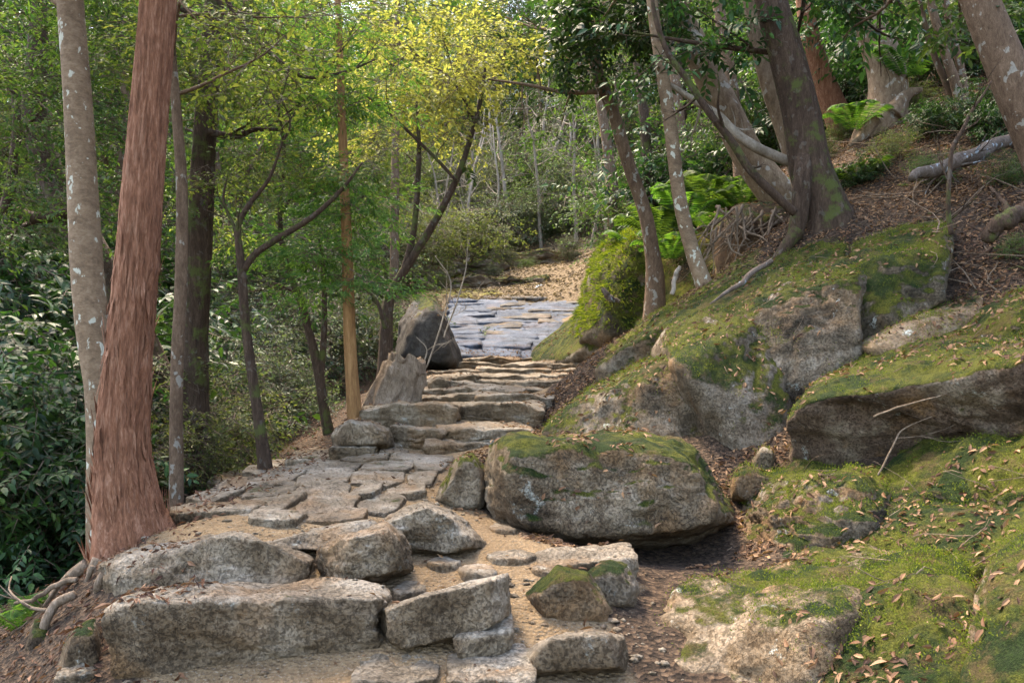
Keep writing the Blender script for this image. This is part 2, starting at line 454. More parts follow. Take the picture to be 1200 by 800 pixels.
def ground(x, y, fine=True):
    x = np.atleast_1d(np.asarray(x, float))
    y = np.atleast_1d(np.asarray(y, float))
    z = np.empty(len(x))
    for i in range(0, len(x), 20000):
        s = slice(i, i + 20000)
        r = np.sqrt((x[s, None] - cpw[None, :, 0]) ** 2 + (y[s, None] - cpw[None, :, 1]) ** 2 + _c * _c)
        z[s] = r @ _sol[:_n] + _sol[_n] + x[s] * _sol[_n + 1] + y[s] * _sol[_n + 2]
    if fine:
        p = np.stack([x, y, np.zeros_like(x)], 1)
        k = 1 - 0.75 * path_mask(x, y)
        z += k * (0.05 * fbm(p * 1.4, 4, 5) + 0.018 * fbm(p * 7, 3, 9)) * sstep(-1, 2, y)
        z += np.clip(y - 14, 0, 40) / 40 * 0.9 * fbm(p * 0.16, 4, 3)
    return z

def gz(x, y):
    return float(ground([x], [y])[0])

def on_ground(px, row, d0=2.0, d1=60.0):
    d = np.geomspace(d0, d1, 1500)
    x, z = (px - 600) / F * d, -(row - H) / F * d
    g = ground(x, d)
    k = np.argmax(z < g)
    return np.array((x[k], d[k], g[k]))

u = np.linspace(-1, 1, 521)
gx = 0.4 + 4.2 * np.sinh(u * 4.35) / 1.0
gx = 0.4 + 110 * (np.sinh(np.abs(u) * 4.6) / np.sinh(4.6)) * np.sign(u)
v_ = np.linspace(0, 1, 640)
gy = np.concatenate([-25 + 25 * np.linspace(0, 1, 40)[:-1] ** 0.6, 190 * (np.sinh(v_ * 5.2) / np.sinh(5.2))])
GX, GY = np.meshgrid(gx, gy)
fx, fy = GX.ravel(), GY.ravel()
fz = ground(fx, fy)
nx, ny = len(gx), len(gy)
ii = (np.arange(ny - 1)[:, None] * nx + np.arange(nx - 1)[None, :]).ravel()
gfaces = np.stack([ii, ii + 1, ii + nx + 1, ii + nx], 1)
gV = np.stack([fx, fy, fz], 1)
gme = mesh_from("ground", gV, [(gfaces, 0)], [M['ground']])
pm = path_mask(fx, fy)
Rr = np.interp(fy, PATH[:, 0], PATH[:, 2])
mossm = sstep(0.2, 0.7, fx - Rr) * (1 - sstep(1.3, 2.6, fx - Rr)) * (1 - sstep(12, 15, fy)) * sstep(4.2, 6, fy) * 0.6
strawm = sstep(12, 16, fy) * (1 - sstep(34, 44, fy)) * sstep(-6, -3, fx) * (1 - sstep(4, 8, fx))
mossm = np.maximum(mossm, 0.62 * np.exp(-((fx + 1.1) ** 2 / 1.6 + (fy - 18.5) ** 2 / 6)))
for nm, arr in (("path", pm), ("moss", mossm), ("straw", strawm)):
    at = gme.attributes.new(nm, 'FLOAT', 'POINT')
    at.data.foreach_set("value", arr.astype(np.float32))
go = link("ground", gme)
tag(go, "forest floor with a sandy path, leaf litter and moss", "ground", kind="structure")

ROCKGEO = []          # (V, F) of everything that leaves may settle on

# ------------------------------------------------------------------ rocks
_ico = {}
def ico(sub):
    if sub not in _ico:
        bm = bmesh.new()
        bmesh.ops.create_icosphere(bm, subdivisions=sub, radius=1)
        bm.verts.ensure_lookup_table()
        V = np.array([v.co[:] for v in bm.verts])
        Fc = np.array([[v.index for v in f.verts] for f in bm.faces])
        bm.free()
        _ico[sub] = (V, Fc)
    return _ico[sub]

def hull_planes(pts):
    bm = bmesh.new()
    for p in pts:
        bm.verts.new(p)
    bmesh.ops.convex_hull(bm, input=bm.verts)
    bm.normal_update()
    out = []
    for f in bm.faces:
        n = np.array(f.normal)
        if np.linalg.norm(n) < 0.5:
            continue
        d = float(n @ np.array(f.verts[0].co))
        if d < 0:
            n, d = -n, -d
        if not any(n @ q[0] > 0.997 and abs(d - q[1]) < 0.02 for q in out):
            out.append((n, d))
    bm.free()
    return out

_rk = [0]
def rock_geo(pts, sub=5, p=16, rough=0.05, chips=10, strata=0.0, amp2=0.012, cracks=0.0, edge=0.05, cushion=0.0):
    """a weathered stone that fills the convex hull of pts"""
    _rk[0] += 1
    sd = _rk[0] * 13
    rg = np.random.default_rng(sd)
    pts = np.asarray(pts, float)
    lo, hi = pts.min(0), pts.max(0)
    c, e = (lo + hi) / 2, np.maximum((hi - lo) / 2, 1e-3)
    q = (pts - c) / e
    pl = hull_planes(q)
    N = np.array([a for a, _ in pl])
    d = np.maximum(np.array([b for _, b in pl]), 0.08)
    p = p * 1.9
    for k in range(chips + 16):
        n = rg.normal(size=3)
        n[2] = abs(n[2]) * 0.8
        n /= np.linalg.norm(n)
        N = np.vstack([N, n])
        d = np.append(d, (q @ n).max() * (rg.uniform(0.84, 0.97) if k < chips else rg.uniform(0.95, 1.0)))
    U, Fc = ico(sub)
    nf = [fbm(U * np.array((2.2, 2.2, 2.2)) * f_ + sd + 9.7 * k, 4, sd + k) for k, f_ in enumerate((0.9, 1.3, 1.7))]
    dj = np.stack([d[i] * (1 + edge * nf[i % 3]) for i in range(len(d))], 1)
    t = np.maximum(U @ N.T, 0) / dj
    if cushion:
        p = min(p, 40)
    r = (1.0 + 1.5 / p) / (np.power(t, p).sum(1) ** (1.0 / p))
    V = U * r[:, None] * e + c
    # outward direction in world proportions
    out = U / e
    out /= np.linalg.norm(out, axis=1)[:, None]
    size = float(np.cbrt(e[0] * e[1] * e[2]))
    o = rg.uniform(-50, 50, 3)
    disp = rough * size * 2.2 * fbm(V / size * 0.9 + o, 5, sd, 0.55)
    disp -= rough * size * 0.9 * np.clip(ridged(V / size * 0.8 + o, 3, sd + 21) - 0.4, 0, 1)
    disp += amp2 * 1.5 * fbm(V * 6 + o, 6, sd + 3, 0.7)
    disp += 0.022 * np.minimum(size / .2, 1.4) * fbm(V * 3.1 + o, 3, sd + 4)
    rd = ridged(V * 5 + o, 3, sd + 5)
    disp -= amp2 * 0.9 * np.clip(rd - 0.55, 0, 1) * 2
    if cracks:
        ck = np.abs(gnoise(V * np.array((2.2, 2.2, 3.4)) + o + 0.4 * fbm(V * 3 + o, 2, sd + 9)[:, None], sd + 8))
        disp -= cracks * np.exp(-(ck / 0.035) ** 2)
    if cushion:
        disp += cushion * np.clip(fbm(V * 5.5 + o, 5, sd + 12, 0.62) + .15, 0, 1) * sstep(.05, .5, out[:, 2])
    if strata:
        w = V[:, 2] * 14 + V[:, 0] * 3 + 1.2 * fbm(V * 2 + o, 2, sd + 7)
        disp += strata * (np.abs((w % 1.0) - 0.5) - 0.25)
    return V + out * disp[:, None], Fc

def rock(name, label, cat, pts, mat, group=None, **kw):
    V, Fc = rock_geo(pts, **kw)
    ROCKGEO.append((V, Fc))
    loc = (V[:, 0].mean(), V[:, 1].mean(), V[:, 2].min())
    return tag(solid(name, V, [(Fc, 0)], [M[mat]], loc), label, cat, group)

def outline_pts(ol, D, depth, bulge=0.72, back=0.75, skew=0.0, lift=0.0, seat=0.45):
    """points of a stone whose widest ring follows ol at D + seat * depth; skew: extra metres of distance per metre of height (a leaning face)"""
    ol = np.array(ol, float)
    c = ol.mean(0)
    zb = -(ol[:, 1].max() - H) / F * D
    pts = []
    for sc, dd in ((bulge, 0.0), (1.0, seat), (back, 1.0)):
        for (x, y) in c + (ol - c) * sc:
            z = -(y - H) / F * D
            d = D + dd * depth + skew * (z - zb)
            q = P(x, y, d)
            if dd == 1.0:
                q[2] += lift
            pts.append(q)
    return pts

def orock(name, label, cat, ol, D, depth, mat, group=None, bulge=0.72, back=0.75, skew=0.0, lift=0.0, seat=0.45, **kw):
    return rock(name, label, cat, outline_pts(ol, D, depth, bulge, back, skew, lift, seat), mat, group, **kw)

def step_pts(x0, x1, top0, top1, bot, D0, D1, tread, rise_back=0.015):
    """a step stone: front edge from (x0, top0, D0) to (x1, top1, D1), its foot at row bot"""
    pts = []
    for k in range(5):
        t = k / 4
        x, D = x0 + (x1 - x0) * t, D0 + (D1 - D0) * t
        tp = top0 + (top1 - top0) * t + random.uniform(-1.2, 1.2) * 2.6 / D
        a = P(x, tp, D + random.uniform(-.02, .02))
        inset = 0.03 if k in (0, 4) else 0
        zb = -(bot - H) / F * D
        b = np.array((a[0] + (inset if k == 0 else -inset), D + random.uniform(-.01, .03), zb - 0.07))
        a2 = a + np.array((0, tread + random.uniform(-.04, .05), rise_back + random.uniform(-.01, .01)))
        b2 = b + np.array((0, tread, 0))
        pts += [a, b, a2, b2]
    return pts

GS = "rough stone steps of the mountain path"
def step(label, x0, x1, top0, top1, bot, D0, D1, tread, mat='step', **kw):
    kw = dict(dict(sub=5, p=34, rough=0.05, chips=6, amp2=0.012, edge=.085, cracks=.006), **kw)
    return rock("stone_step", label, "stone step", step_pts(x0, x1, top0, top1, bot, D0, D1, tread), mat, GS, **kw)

# foreground flight
step("widest grey stone block forming the lowest step, moss patch on its face", 116, 443, 713, 699, 786, 2.58, 2.66, 0.27, sub=6, chips=8)
orock("stone_step", "tilted tan stone block right of the widest block on the lowest step", "stone step",
      [(446, 713), (520, 688), (596, 671), (601, 720), (572, 742), (466, 764), (447, 752)], 2.62, 0.34, 'step', GS, sub=6, bulge=0.9, back=0.92, p=36, chips=3, edge=.07)
orock("stone_step", "long weathered stone block of the second step, jutting left beside the cedar roots", "stone step",
      [(114, 660), (175, 638), (270, 622), (335, 636), (368, 655), (362, 686), (300, 703), (132, 712)], 2.98, 0.5, 'step', GS, sub=6, bulge=0.9, back=0.95, skew=0.35, p=34, chips=4, edge=.07)
step("small tan stone slab at the foot of the red cedar trunk", 187, 293, 601, 598, 620, 3.75, 3.75, 0.25)
orock("boulder", "angular grey boulder on the second step beside the long block", "boulder",
      [(372, 645), (392, 622), (450, 610), (478, 628), (487, 668), (448, 687), (380, 693)], 2.98, 0.42, 'step', sub=6, p=24, rough=0.06, edge=.09)
orock("boulder", "pointed grey boulder with a sloping right side in the path behind the angular one", "boulder",
      [(432, 612), (470, 592), (503, 582), (535, 600), (580, 645), (530, 657), (450, 657)], 3.35, 0.5, 'step', sub=6, p=24, rough=0.06, edge=.09)
orock("boulder", "upright wedge-shaped brown stone leaning on the big mossy boulder", "boulder",
      [(506, 588), (535, 535), (556, 526), (573, 552), (568, 602), (530, 604)], 4.3, 0.4, 'boulder', p=22, rough=0.07, edge=.08)
orock("boulder", "largest boulder beside the path, tan at left and mossy at right", "boulder",
      [(564, 575), (572, 530), (590, 508), (655, 509), (745, 503), (800, 518), (850, 553), (874, 592), (868, 618), (800, 640), (640, 645), (588, 626)],
      3.85, 1.15, 'boulder', sub=6, p=24, edge=.07, cushion=.02, rough=0.055, bulge=0.80, back=0.8, skew=0.25, chips=6, amp2=0.016, cracks=0.01)
orock("boulder", "grey pyramid-shaped rock on the step between tilted block and mossy bank", "boulder",
      [(613, 694), (648, 658), (690, 672), (722, 712), (716, 738), (622, 738)], 2.85, 0.34, 'boulder', p=24, rough=0.06, edge=.08)
orock("boulder", "small round mossy rock behind the pyramid-shaped rock", "boulder",
      [(680, 672), (705, 655), (735, 660), (750, 685), (742, 716), (700, 722)], 3.0, 0.3, 'bank', p=10, rough=0.07)
step("thin flat slab lying in front of the largest boulder", 622, 750, 664, 655, 677, 3.22, 3.3, 0.26)
orock("stone_step", "blunt grey stone at the bottom right of the lowest step", "stone step",
      [(612, 765), (640, 745), (690, 732), (736, 744), (738, 788), (620, 796)], 2.5, 0.34, 'step', GS, p=30, rough=0.05, edge=.08)
step("thin dark stone wedged under the tilted tan block", 530, 604, 752, 738, 776, 2.58, 2.62, 0.2, sub=4)
# stones at the near edge of the frame
for lab, a in (("flat grey stone set in sand below the tilted tan block", (408, 512, 797, 794, 812, 2.44, 2.46, 0.30)),
               ("flat stone in front of the blunt grey stone at the frame's lower edge", (520, 630, 796, 795, 812, 2.42, 2.42, 0.28)),
               ("low stone showing at the bottom left corner of the lowest step", (58, 112, 790, 788, 806, 2.6, 2.6, 0.2))):
    step(lab, *a)
orock("stone_step", "flat pale slab between the two boulders and the long block on the second step", "stone step",
      [(298, 636), (340, 626), (400, 622), (440, 606), (455, 612), (420, 640), (380, 648), (310, 646)], 3.25, 0.4, 'step', GS, p=14, bulge=0.9, back=0.9, skew=1.0)

# flagstones of the landing
GF = "flagstones of the landing"
ords = ["first", "second", "third", "fourth", "fifth"]
flag_rows = [("sandiest", 608, 14, [(296, 352), (362, 430)]), ("nearest", 593, 24, [(288, 347), (356, 414), (424, 470)]), ("second", 577, 17, [(236, 290), (296, 345), (350, 410), (414, 446), (452, 500)]),
             ("third", 562, 18, [(250, 299), (302, 353), (357, 408), (412, 472), (478, 512)]), ("fourth", 549, 12, [(297, 345), (349, 420), (424, 482), (486, 524)]),
             ("fifth", 539, 9, [(336, 398), (403, 455), (461, 530)]), ("farthest", 531, 7, [(348, 396), (401, 442), (446, 480)])]
for rn, row, hp, spans in flag_rows:
    for k, (a, b) in enumerate(spans):
        c = on_ground((a + b) / 2, row)
        n_ = on_ground((a + b) / 2, row + hp * 0.5)
        f_ = on_ground((a + b) / 2, row - hp * 0.5)
        wx, wy = (b - a) / F * c[1] * 0.5, max((f_[1] - n_[1]) * 0.5, 0.10)
        wy = min(wy * 1.12, 0.34)
        wx *= 1.06
        m_ = random.randint(5, 7)
        pts = []
        a0 = random.uniform(0, 6)
        tilt = random.uniform(-.014, .014)
        for j in range(m_):
            th = a0 + j / m_ * 2 * math.pi
            k1 = random.uniform(0.95, 1.14)
            ex = math.copysign(abs(math.cos(th)) ** 0.55, math.cos(th)) * wx * k1
            ey = math.copysign(abs(math.sin(th)) ** 0.55, math.sin(th)) * wy * k1
            for dz, s_ in ((0.026 + tilt * ex / wx, 1.0), (-0.13, 0.95)):
                x, y = c[0] + ex * s_, c[1] + ey * s_
                slope = 0.065 * ey
                pts.append((x, y, c[2] + dz + slope))
        rock("flagstone", f"flat grey flagstone, {ords[k]} from the left in the {rn} row of the sandy landing", "flagstone", pts, 'step', GF,
             sub=4 if row < 545 else 5, p=40, rough=0.035, chips=3, amp2=0.008, edge=.05)

for lab, px, row, wp, hp in (("small flat stone embedded in the dirt before the pointed grey boulder", 520, 662, 44, 10), ("flat tan stone embedded in the dirt below the largest boulder", 600, 655, 60, 12), ("worn flat stone in the dirt behind the tilted tan block", 560, 672, 50, 8),
                             ("flat stone half buried between the second step's boulders and the tilted block", 480, 694, 44, 8), ("small flat stone beside the wedge-shaped stone's foot", 590, 622, 36, 8), ("thin worn stone in the dirt left of the thin flat slab", 640, 668, 40, 7)):
    c = on_ground(px, row)
    wx, wy = wp / F * c[1] * .5, .10
    pts = []
    for j in range(8):
        th = j / 8 * 6.283 + random.uniform(-.2, .2)
        for dz in (.02, -.1):
            pts.append((c[0] + math.cos(th) * wx * random.uniform(.85, 1.05), c[1] + math.sin(th) * wy * random.uniform(.85, 1.1), c[2] + dz))
    rock("flagstone", lab, "flagstone", pts, 'step', "flat stones embedded in the dirt", sub=4, p=16, rough=.05, chips=5, amp2=.01)

# middle flight
flight = [(519, 531, 5.62, [(452, 500, 0), (497, 577, -1)]), (501, 517, 6.02, [(456, 521, 0), (517, 627, -2)]),
          (474, 498, 6.42, [(426, 533, 4), (528, 642, -2)]), (463, 473, 6.9, [(478, 560, 1), (554, 652, -1)]),
          (454, 464, 7.4, [(484, 548, 1), (543, 617, -1), (611, 664, -1)]), (446, 455, 7.95, [(480, 552, 1), (546, 603, 0), (597, 667, -1)]),
          (439, 447, 8.55, [(495, 562, 0), (556, 633, -1), (627, 682, -1)]), (432, 440, 9.25, [(505, 572, 1), (566, 642, 0), (636, 700, -1)]),
          (425, 433, 10.0, [(510, 592, 0), (586, 652, 0), (643, 705, -1)]), (418, 426, 10.8, [(535, 602, 1), (597, 692, -1)])]
where = {2: ["left", "right"], 3: ["left", "middle", "right"]}
for i, (tp, bt, D, sp) in enumerate(flight):
    nm = ["lowest", "second", "third", "fourth", "fifth", "sixth", "seventh", "eighth", "ninth", "topmost"][i]
    for k, (a, b, sl_) in enumerate(sp):
        a_, b_ = a + random.uniform(-9, 4), b + random.uniform(-3, 8)
        dd = random.uniform(-.2, .2)
        sl_ += random.uniform(-2.6, 2.6) * (1 if i > 2 else .5)
        step(f"{where[len(sp)][k]} stone of the {nm} step in the worn flight beyond the landing", a_, b_, tp + sl_ + random.uniform(-1.5, 1.5),
             tp - sl_ + random.uniform(-1.5, 1.5), bt + 3, D + dd, D + dd + random.uniform(-.3, .3), 0.55, rough=0.07, chips=8, p=26, edge=.12)
orock("boulder", "low tan rock at the left end of the flight's lowest step", "boulder",
      [(387, 508), (405, 491), (440, 492), (462, 504), (462, 524), (392, 528)], 5.6, 0.45, 'step', p=12, rough=0.07)
step("narrow stone under the low tan rock at the landing's far left", 385, 440, 524, 523, 533, 5.55, 5.6, 0.25)
orock("boulder", "small pale stone perched on the left edge of the flight", "boulder",
      [(500, 449), (512, 441), (528, 446), (530, 456), (503, 457)], 7.5, 0.2, 'step', p=10, sub=4)
orock("boulder", "dark rounded rock left of the stairs under the leaning twin-stemmed tree", "boulder",
      [(458, 432), (466, 385), (488, 350), (505, 344), (526, 372), (543, 418), (536, 436)], 9.6, 1.6, 'darkrock', p=11, rough=0.08, sub=5)

# slab beyond the flight: one tilted sheet of bedrock and ledges lying on it
sp_ = [P(x, y, d) for x, y, d in ((520, 424, 11.2), (700, 424, 11.2), (524, 384, 14.2), (700, 384, 14.2), (528, 352, 17.4), (690, 350, 17.4))]
rock("rock_slab", "broad bluish bedrock slab, sunlit, beyond the top of the flight", "rock slab", [q + np.array((0, 0, .0)) for q in sp_] + [q - np.array((0, 0, .5)) for q in sp_],
     'slab', sub=6, p=26, rough=0.05, chips=0, amp2=0.03, strata=0.03)
GL = "layered ledges of the bluish slab"
rl = random.Random(31)
k_id = 0
onm = ["lowest", "second", "third", "fourth", "fifth", "sixth", "seventh", "eighth", "ninth", "uppermost"]
for i in range(10):
    t = i / 9
    xl, xr = 522 + 10 * t, min(600 + 110 * t, 692)
    cuts = sorted([xl - 4, xr + 6] + [xl + (xr - xl) * (q_ + rl.uniform(-.12, .12)) for q_ in ((.5,) if i < 3 else (.36, .7))])
    for k, (a, b) in enumerate(zip(cuts[:-1], cuts[1:])):
        D = 11.25 + 6.1 * t + rl.uniform(-.28, .28)
        row = 419.5 - 67.5 * ((D - 11.25) / 6.1 if D > 11.25 else 0) ** 0.87
        sl_ = rl.uniform(-2.2, 3.2)
        sk = rl.uniform(-.3, .3)
        pts = []
        for j in range(5):
            u_ = j / 4
            q = P(a - 3 + (b - a + 6) * u_, row + sl_ * (.5 - u_), D + sk * (u_ - .5) * 2 + rl.uniform(-.10, .10))
            pts += [q + np.array((0, 0, .035)), q + np.array((0, .04, -.15)), q + np.array((rl.uniform(-.1, .1), rl.uniform(.85, 1.15), .21)), q + np.array((0, 1.0, -.1))]
        side = ("left", "right") if len(cuts) == 3 else ("left", "middle", "right")
        rock("rock_ledge", f"flat {'bluish' if k == 0 or rl.random() < .35 else 'grey'} rock plate in the {onm[i]} layer of the slab beyond the stairs, {side[k]} piece", "rock ledge", pts,
             'slab' if k == 0 or i < 2 or rl.random() < .3 else 'greyslab', GL, sub=4, p=44, rough=.018, chips=3, amp2=.012, edge=.05)

GT = "low rock terraces in the clearing"
for lab, a in (("long low brown rock terrace nearest the bluish slab", (530, 640, 338, 332, 346, 19.2, 19.8, 1.6)), ("mossy rock terrace in the clearing left of the thin bare trees", (490, 590, 318, 314, 330, 21.5, 22, 1.6)),
               ("brown rock terrace at the foot of the bare trees", (580, 690, 306, 300, 316, 24, 24.6, 1.8)), ("highest brown rock terrace under the far wood", (560, 640, 290, 288, 299, 28, 28.4, 2.0)),
               ("short terrace rock right of the bare trees", (650, 705, 296, 290, 305, 26.5, 27, 1.6))):
    rock("rock_terrace", lab, "rock terrace", [q + np.array((0, 0, .22)) for q in step_pts(*a)], 'bank' if 'mossy' in lab else 'boulder', GT, sub=5, p=14, rough=.16, chips=12, amp2=.04, edge=.16, cushion=.05)
orock("boulder", "rock patch in the clearing just above the slab, bleached light painted pale blue", "boulder", [(612, 350), (620, 340), (634, 332), (644, 336), (640, 348), (622, 353)], 18.0, .7, 'bluelit_rock', sub=4, p=10, skew=2.0)

# ------------------------------------------------------------------ mossy rocks of the right bank
GB = "mossy rocks of the right bank"
def ledge(label, mat, top, bot, back, **kw):
    """top: the edge where the sloping top meets the front face; bot: foot of the face; back: where the top runs into the hill. (px, row, D)"""
    pts = [P(*a) for a in top + bot + back]
    for a in back:
        q = P(*a)
        pts.append(q - np.array((0, 0, .45)))
    for a in bot:
        q = P(*a)
        pts.append(q + np.array((0.05, 0.05, -.15)))
    kw = dict(dict(sub=6, p=26, rough=0.05, chips=6, amp2=0.016, cracks=0.010, edge=.08, cushion=.035), **kw)
    return rock("mossy_rock", label, "mossy rock", pts, mat, GB, **kw)

ledge("tall grey slab face with mossy top right of the largest boulder", 'bank', [(795, 426, 5.15), (850, 391, 5.4), (915, 352, 5.7)], [(842, 556, 5.2), (890, 566, 4.95), (930, 516, 5.0), (934, 440, 5.3)], [(765, 394, 6.2), (830, 350, 6.6), (890, 315, 6.9)], chips=2)
ledge("square mossy boulder above the slab face, half under leaf litter", 'bank', [(872, 362, 5.6), (930, 342, 5.4), (1003, 328, 5.25)], [(868, 425, 5.65), (905, 445, 5.3), (960, 442, 5.15), (1010, 395, 5.15)], [(905, 318, 6.3), (1015, 298, 6.1)])
ledge("uppermost mossy boulder on the leaf-covered slope", 'bankmoss', [(985, 322, 5.6), (1040, 302, 5.45), (1085, 303, 5.3), (1118, 278, 5.5)], [(995, 395, 5.45), (1050, 362, 5.2), (1105, 322, 5.25)], [(1000, 286, 6.4), (1060, 264, 6.4), (1112, 260, 6.3)])
ledge("overhanging mossy rock with a reddish underside at right", 'mossface', [(912, 500, 4.6), (940, 465, 4.45), (1000, 455, 4.25), (1080, 446, 4.05), (1200, 418, 3.75), (1330, 400, 3.5)],
      [(922, 530, 4.7), (985, 558, 4.65), (1080, 548, 4.45), (1200, 512, 4.1), (1330, 505, 3.8)], [(980, 424, 5.3), (1060, 398, 5.4), (1150, 368, 5.3), (1330, 325, 4.9)], chips=12, rough=.08, p=16, amp2=.022)
ledge("dark green moss-covered ledge at the right edge under the overhang", 'mossface', [(985, 600, 4.05), (1050, 556, 4.1), (1200, 512, 3.75), (1330, 495, 3.5)], [(965, 655, 3.75), (1060, 672, 3.4), (1200, 665, 3.0), (1330, 670, 2.8)], [(1060, 528, 4.7), (1200, 492, 4.5), (1330, 480, 4.2)], p=14, rough=.11, chips=10, edge=.14, cushion=.055)
ledge("mossy ledge with white lichen patches below the overhanging rock", 'bank', [(866, 622, 4.2), (900, 592, 4.05), (950, 573, 3.95), (1010, 570, 3.85), (1040, 590, 3.8)], [(858, 648, 4.2), (920, 660, 3.85), (990, 655, 3.65), (1040, 640, 3.6)], [(875, 560, 4.95), (930, 532, 5.0), (1040, 530, 4.75)], p=14, rough=.10, chips=10, edge=.14, cushion=.045)
ledge("broad tan bedrock hump in the lower right, moss and lichen on it", 'tanrock', [(745, 752, 2.95), (800, 722, 2.85), (870, 712, 2.75), (950, 725, 2.6), (995, 705, 2.7)], [(730, 830, 2.62), (850, 860, 2.4), (965, 860, 2.3)], [(772, 690, 3.55), (840, 660, 3.9), (930, 643, 3.95), (1060, 630, 3.7), (1110, 640, 3.4)], p=13, rough=.10, chips=10, edge=.12, cushion=.045)
ledge("dark green mossy dome between the tan hump and the corner rock", 'bankmoss', [(960, 735, 2.6), (1005, 698, 2.65), (1075, 684, 2.6), (1150, 715, 2.5)], [(955, 840, 2.25), (1060, 860, 2.12), (1135, 840, 2.12)], [(1015, 655, 3.25), (1130, 650, 3.2)], p=10, rough=.09, edge=.1, cushion=.05)
ledge("yellow-green mossy rock filling the lower right corner", 'bankmoss', [(1122, 760, 2.3), (1150, 706, 2.38), (1205, 668, 2.35), (1330, 645, 2.15)], [(1115, 860, 2.02), (1330, 890, 1.9)], [(1180, 622, 3.1), (1330, 590, 2.9)], p=9)
ledge("mossy rock ridge dropping to the stairs behind the largest boulder", 'bank', [(630, 502, 5.85), (680, 466, 5.75), (740, 440, 5.55), (795, 414, 5.45)], [(645, 525, 5.65), (720, 535, 5.3), (800, 535, 5.2), (845, 518, 5.35)], [(690, 452, 6.9), (750, 426, 6.9), (815, 392, 6.7)], cracks=.015)
ledge("long mossy rock above the stair ridge below the leaning trunk", 'bankmoss', [(692, 434, 6.9), (740, 402, 6.7), (800, 374, 6.5), (872, 336, 6.3)], [(712, 462, 6.75), (770, 436, 6.6), (835, 402, 6.4)], [(745, 378, 8.0), (810, 340, 7.8), (885, 298, 7.4)])
ledge("yellow mossy slope between the bluish slab and the white-banded trunk", 'bankmoss', [(612, 420, 11.3), (655, 399, 11.6), (700, 378, 11.5), (760, 352, 9.4)], [(612, 430, 11.0), (700, 432, 10.4), (735, 412, 9.6), (780, 380, 8.6)], [(690, 352, 15), (765, 330, 13), (825, 326, 10)], p=10)
ledge("mossy rock shelf under the dark double trunk", 'bankmoss', [(845, 342, 6.8), (900, 319, 6.5), (960, 301, 6.3), (992, 296, 6.2)], [(850, 364, 6.5), (910, 354, 6.1), (970, 338, 6.0)], [(880, 300, 7.3), (940, 280, 7.2), (1000, 270, 7.0)])
ledge("mossy bank rock at the right edge above the tan patch", 'bankmoss', [(1120, 400, 4.85), (1180, 372, 4.6), (1240, 355, 4.4), (1330, 345, 4.2)], [(1120, 425, 4.8), (1200, 420, 4.4), (1330, 420, 4.1)], [(1150, 350, 5.4), (1330, 310, 5.0)])
for lab, mt, ol, D, dp, kw in [
 ("bare tan rock patch in the litter above the overhang", 'tanrock', [(1000, 408), (1060, 370), (1150, 338), (1180, 360), (1120, 400), (1040, 430)], 4.9, 0.8, dict(sub=5, skew=0.8, p=9)),
 ("small reddish stone in the gap beside the slab face", 'step', [(880, 538), (893, 522), (908, 528), (905, 556), (884, 560)], 4.75, 0.2, dict(sub=4, p=9)),
 ("dark broken stone in the gap above the mossy ledge", 'boulder', [(855, 560), (872, 545), (905, 556), (912, 582), (880, 592), (858, 585)], 4.5, 0.3, dict(sub=4, p=9)),
 ("dark earth bank with roots under the thick pale trunk", 'soil', [(840, 330), (838, 280), (868, 236), (925, 236), (950, 262), (930, 300), (880, 335)], 7.6, 1.0, dict(sub=5, p=9, rough=.1))]:
    orock("mossy_rock" if mt != 'soil' else "earth_mound", lab, "mossy rock" if mt != 'soil' else "earth mound", ol, D, dp, mt, GB if mt != 'soil' else None, **kw)

orock("mossy_mound", "rounded mound draped in shaggy yellow-green moss above the right side of the stairs", "mossy mound",
      [(672, 400), (680, 350), (690, 312), (712, 282), (752, 262), (800, 275), (850, 320), (830, 380), (760, 420), (700, 420)], 9.0, 2.2, 'bankmoss', sub=6, p=9, rough=.12, bulge=.7, skew=.6, lift=.2, cushion=.06)
# ------------------------------------------------------------------ tubes and leaves
def catmull(pts, rad, n):
    pts, rad = np.asarray(pts, float), np.asarray(rad, float)
    m = len(pts)
    if m == 2:
        t = np.linspace(0, 1, n)[:, None]
        return pts[0] * (1 - t) + pts[1] * t, rad[0] * (1 - t[:, 0]) + rad[1] * t[:, 0]
    e = np.vstack([2 * pts[0] - pts[1], pts, 2 * pts[-1] - pts[-2]])
    s = np.linspace(0, m - 1, n)
    k = np.minimum(s.astype(int), m - 2)
    t = (s - k)[:, None]
    p0, p1, p2, p3 = e[k], e[k + 1], e[k + 2], e[k + 3]
    C = 0.5 * (2 * p1 + (p2 - p0) * t + (2 * p0 - 5 * p1 + 4 * p2 - p3) * t ** 2 + (3 * p1 - p0 - 3 * p2 + p3) * t ** 3)
    return C, np.interp(s, np.arange(m), rad)

class Geo:
    def __init__(s):
        s.V, s.F, s.n = [], [], 0

    def add(s, V, faces):
        for f, m in faces:
            s.F.append((np.asarray(f) + s.n, m))
        s.V.append(V)
        s.n += len(V)

    def arrays(s):
        return np.vstack(s.V), s.F

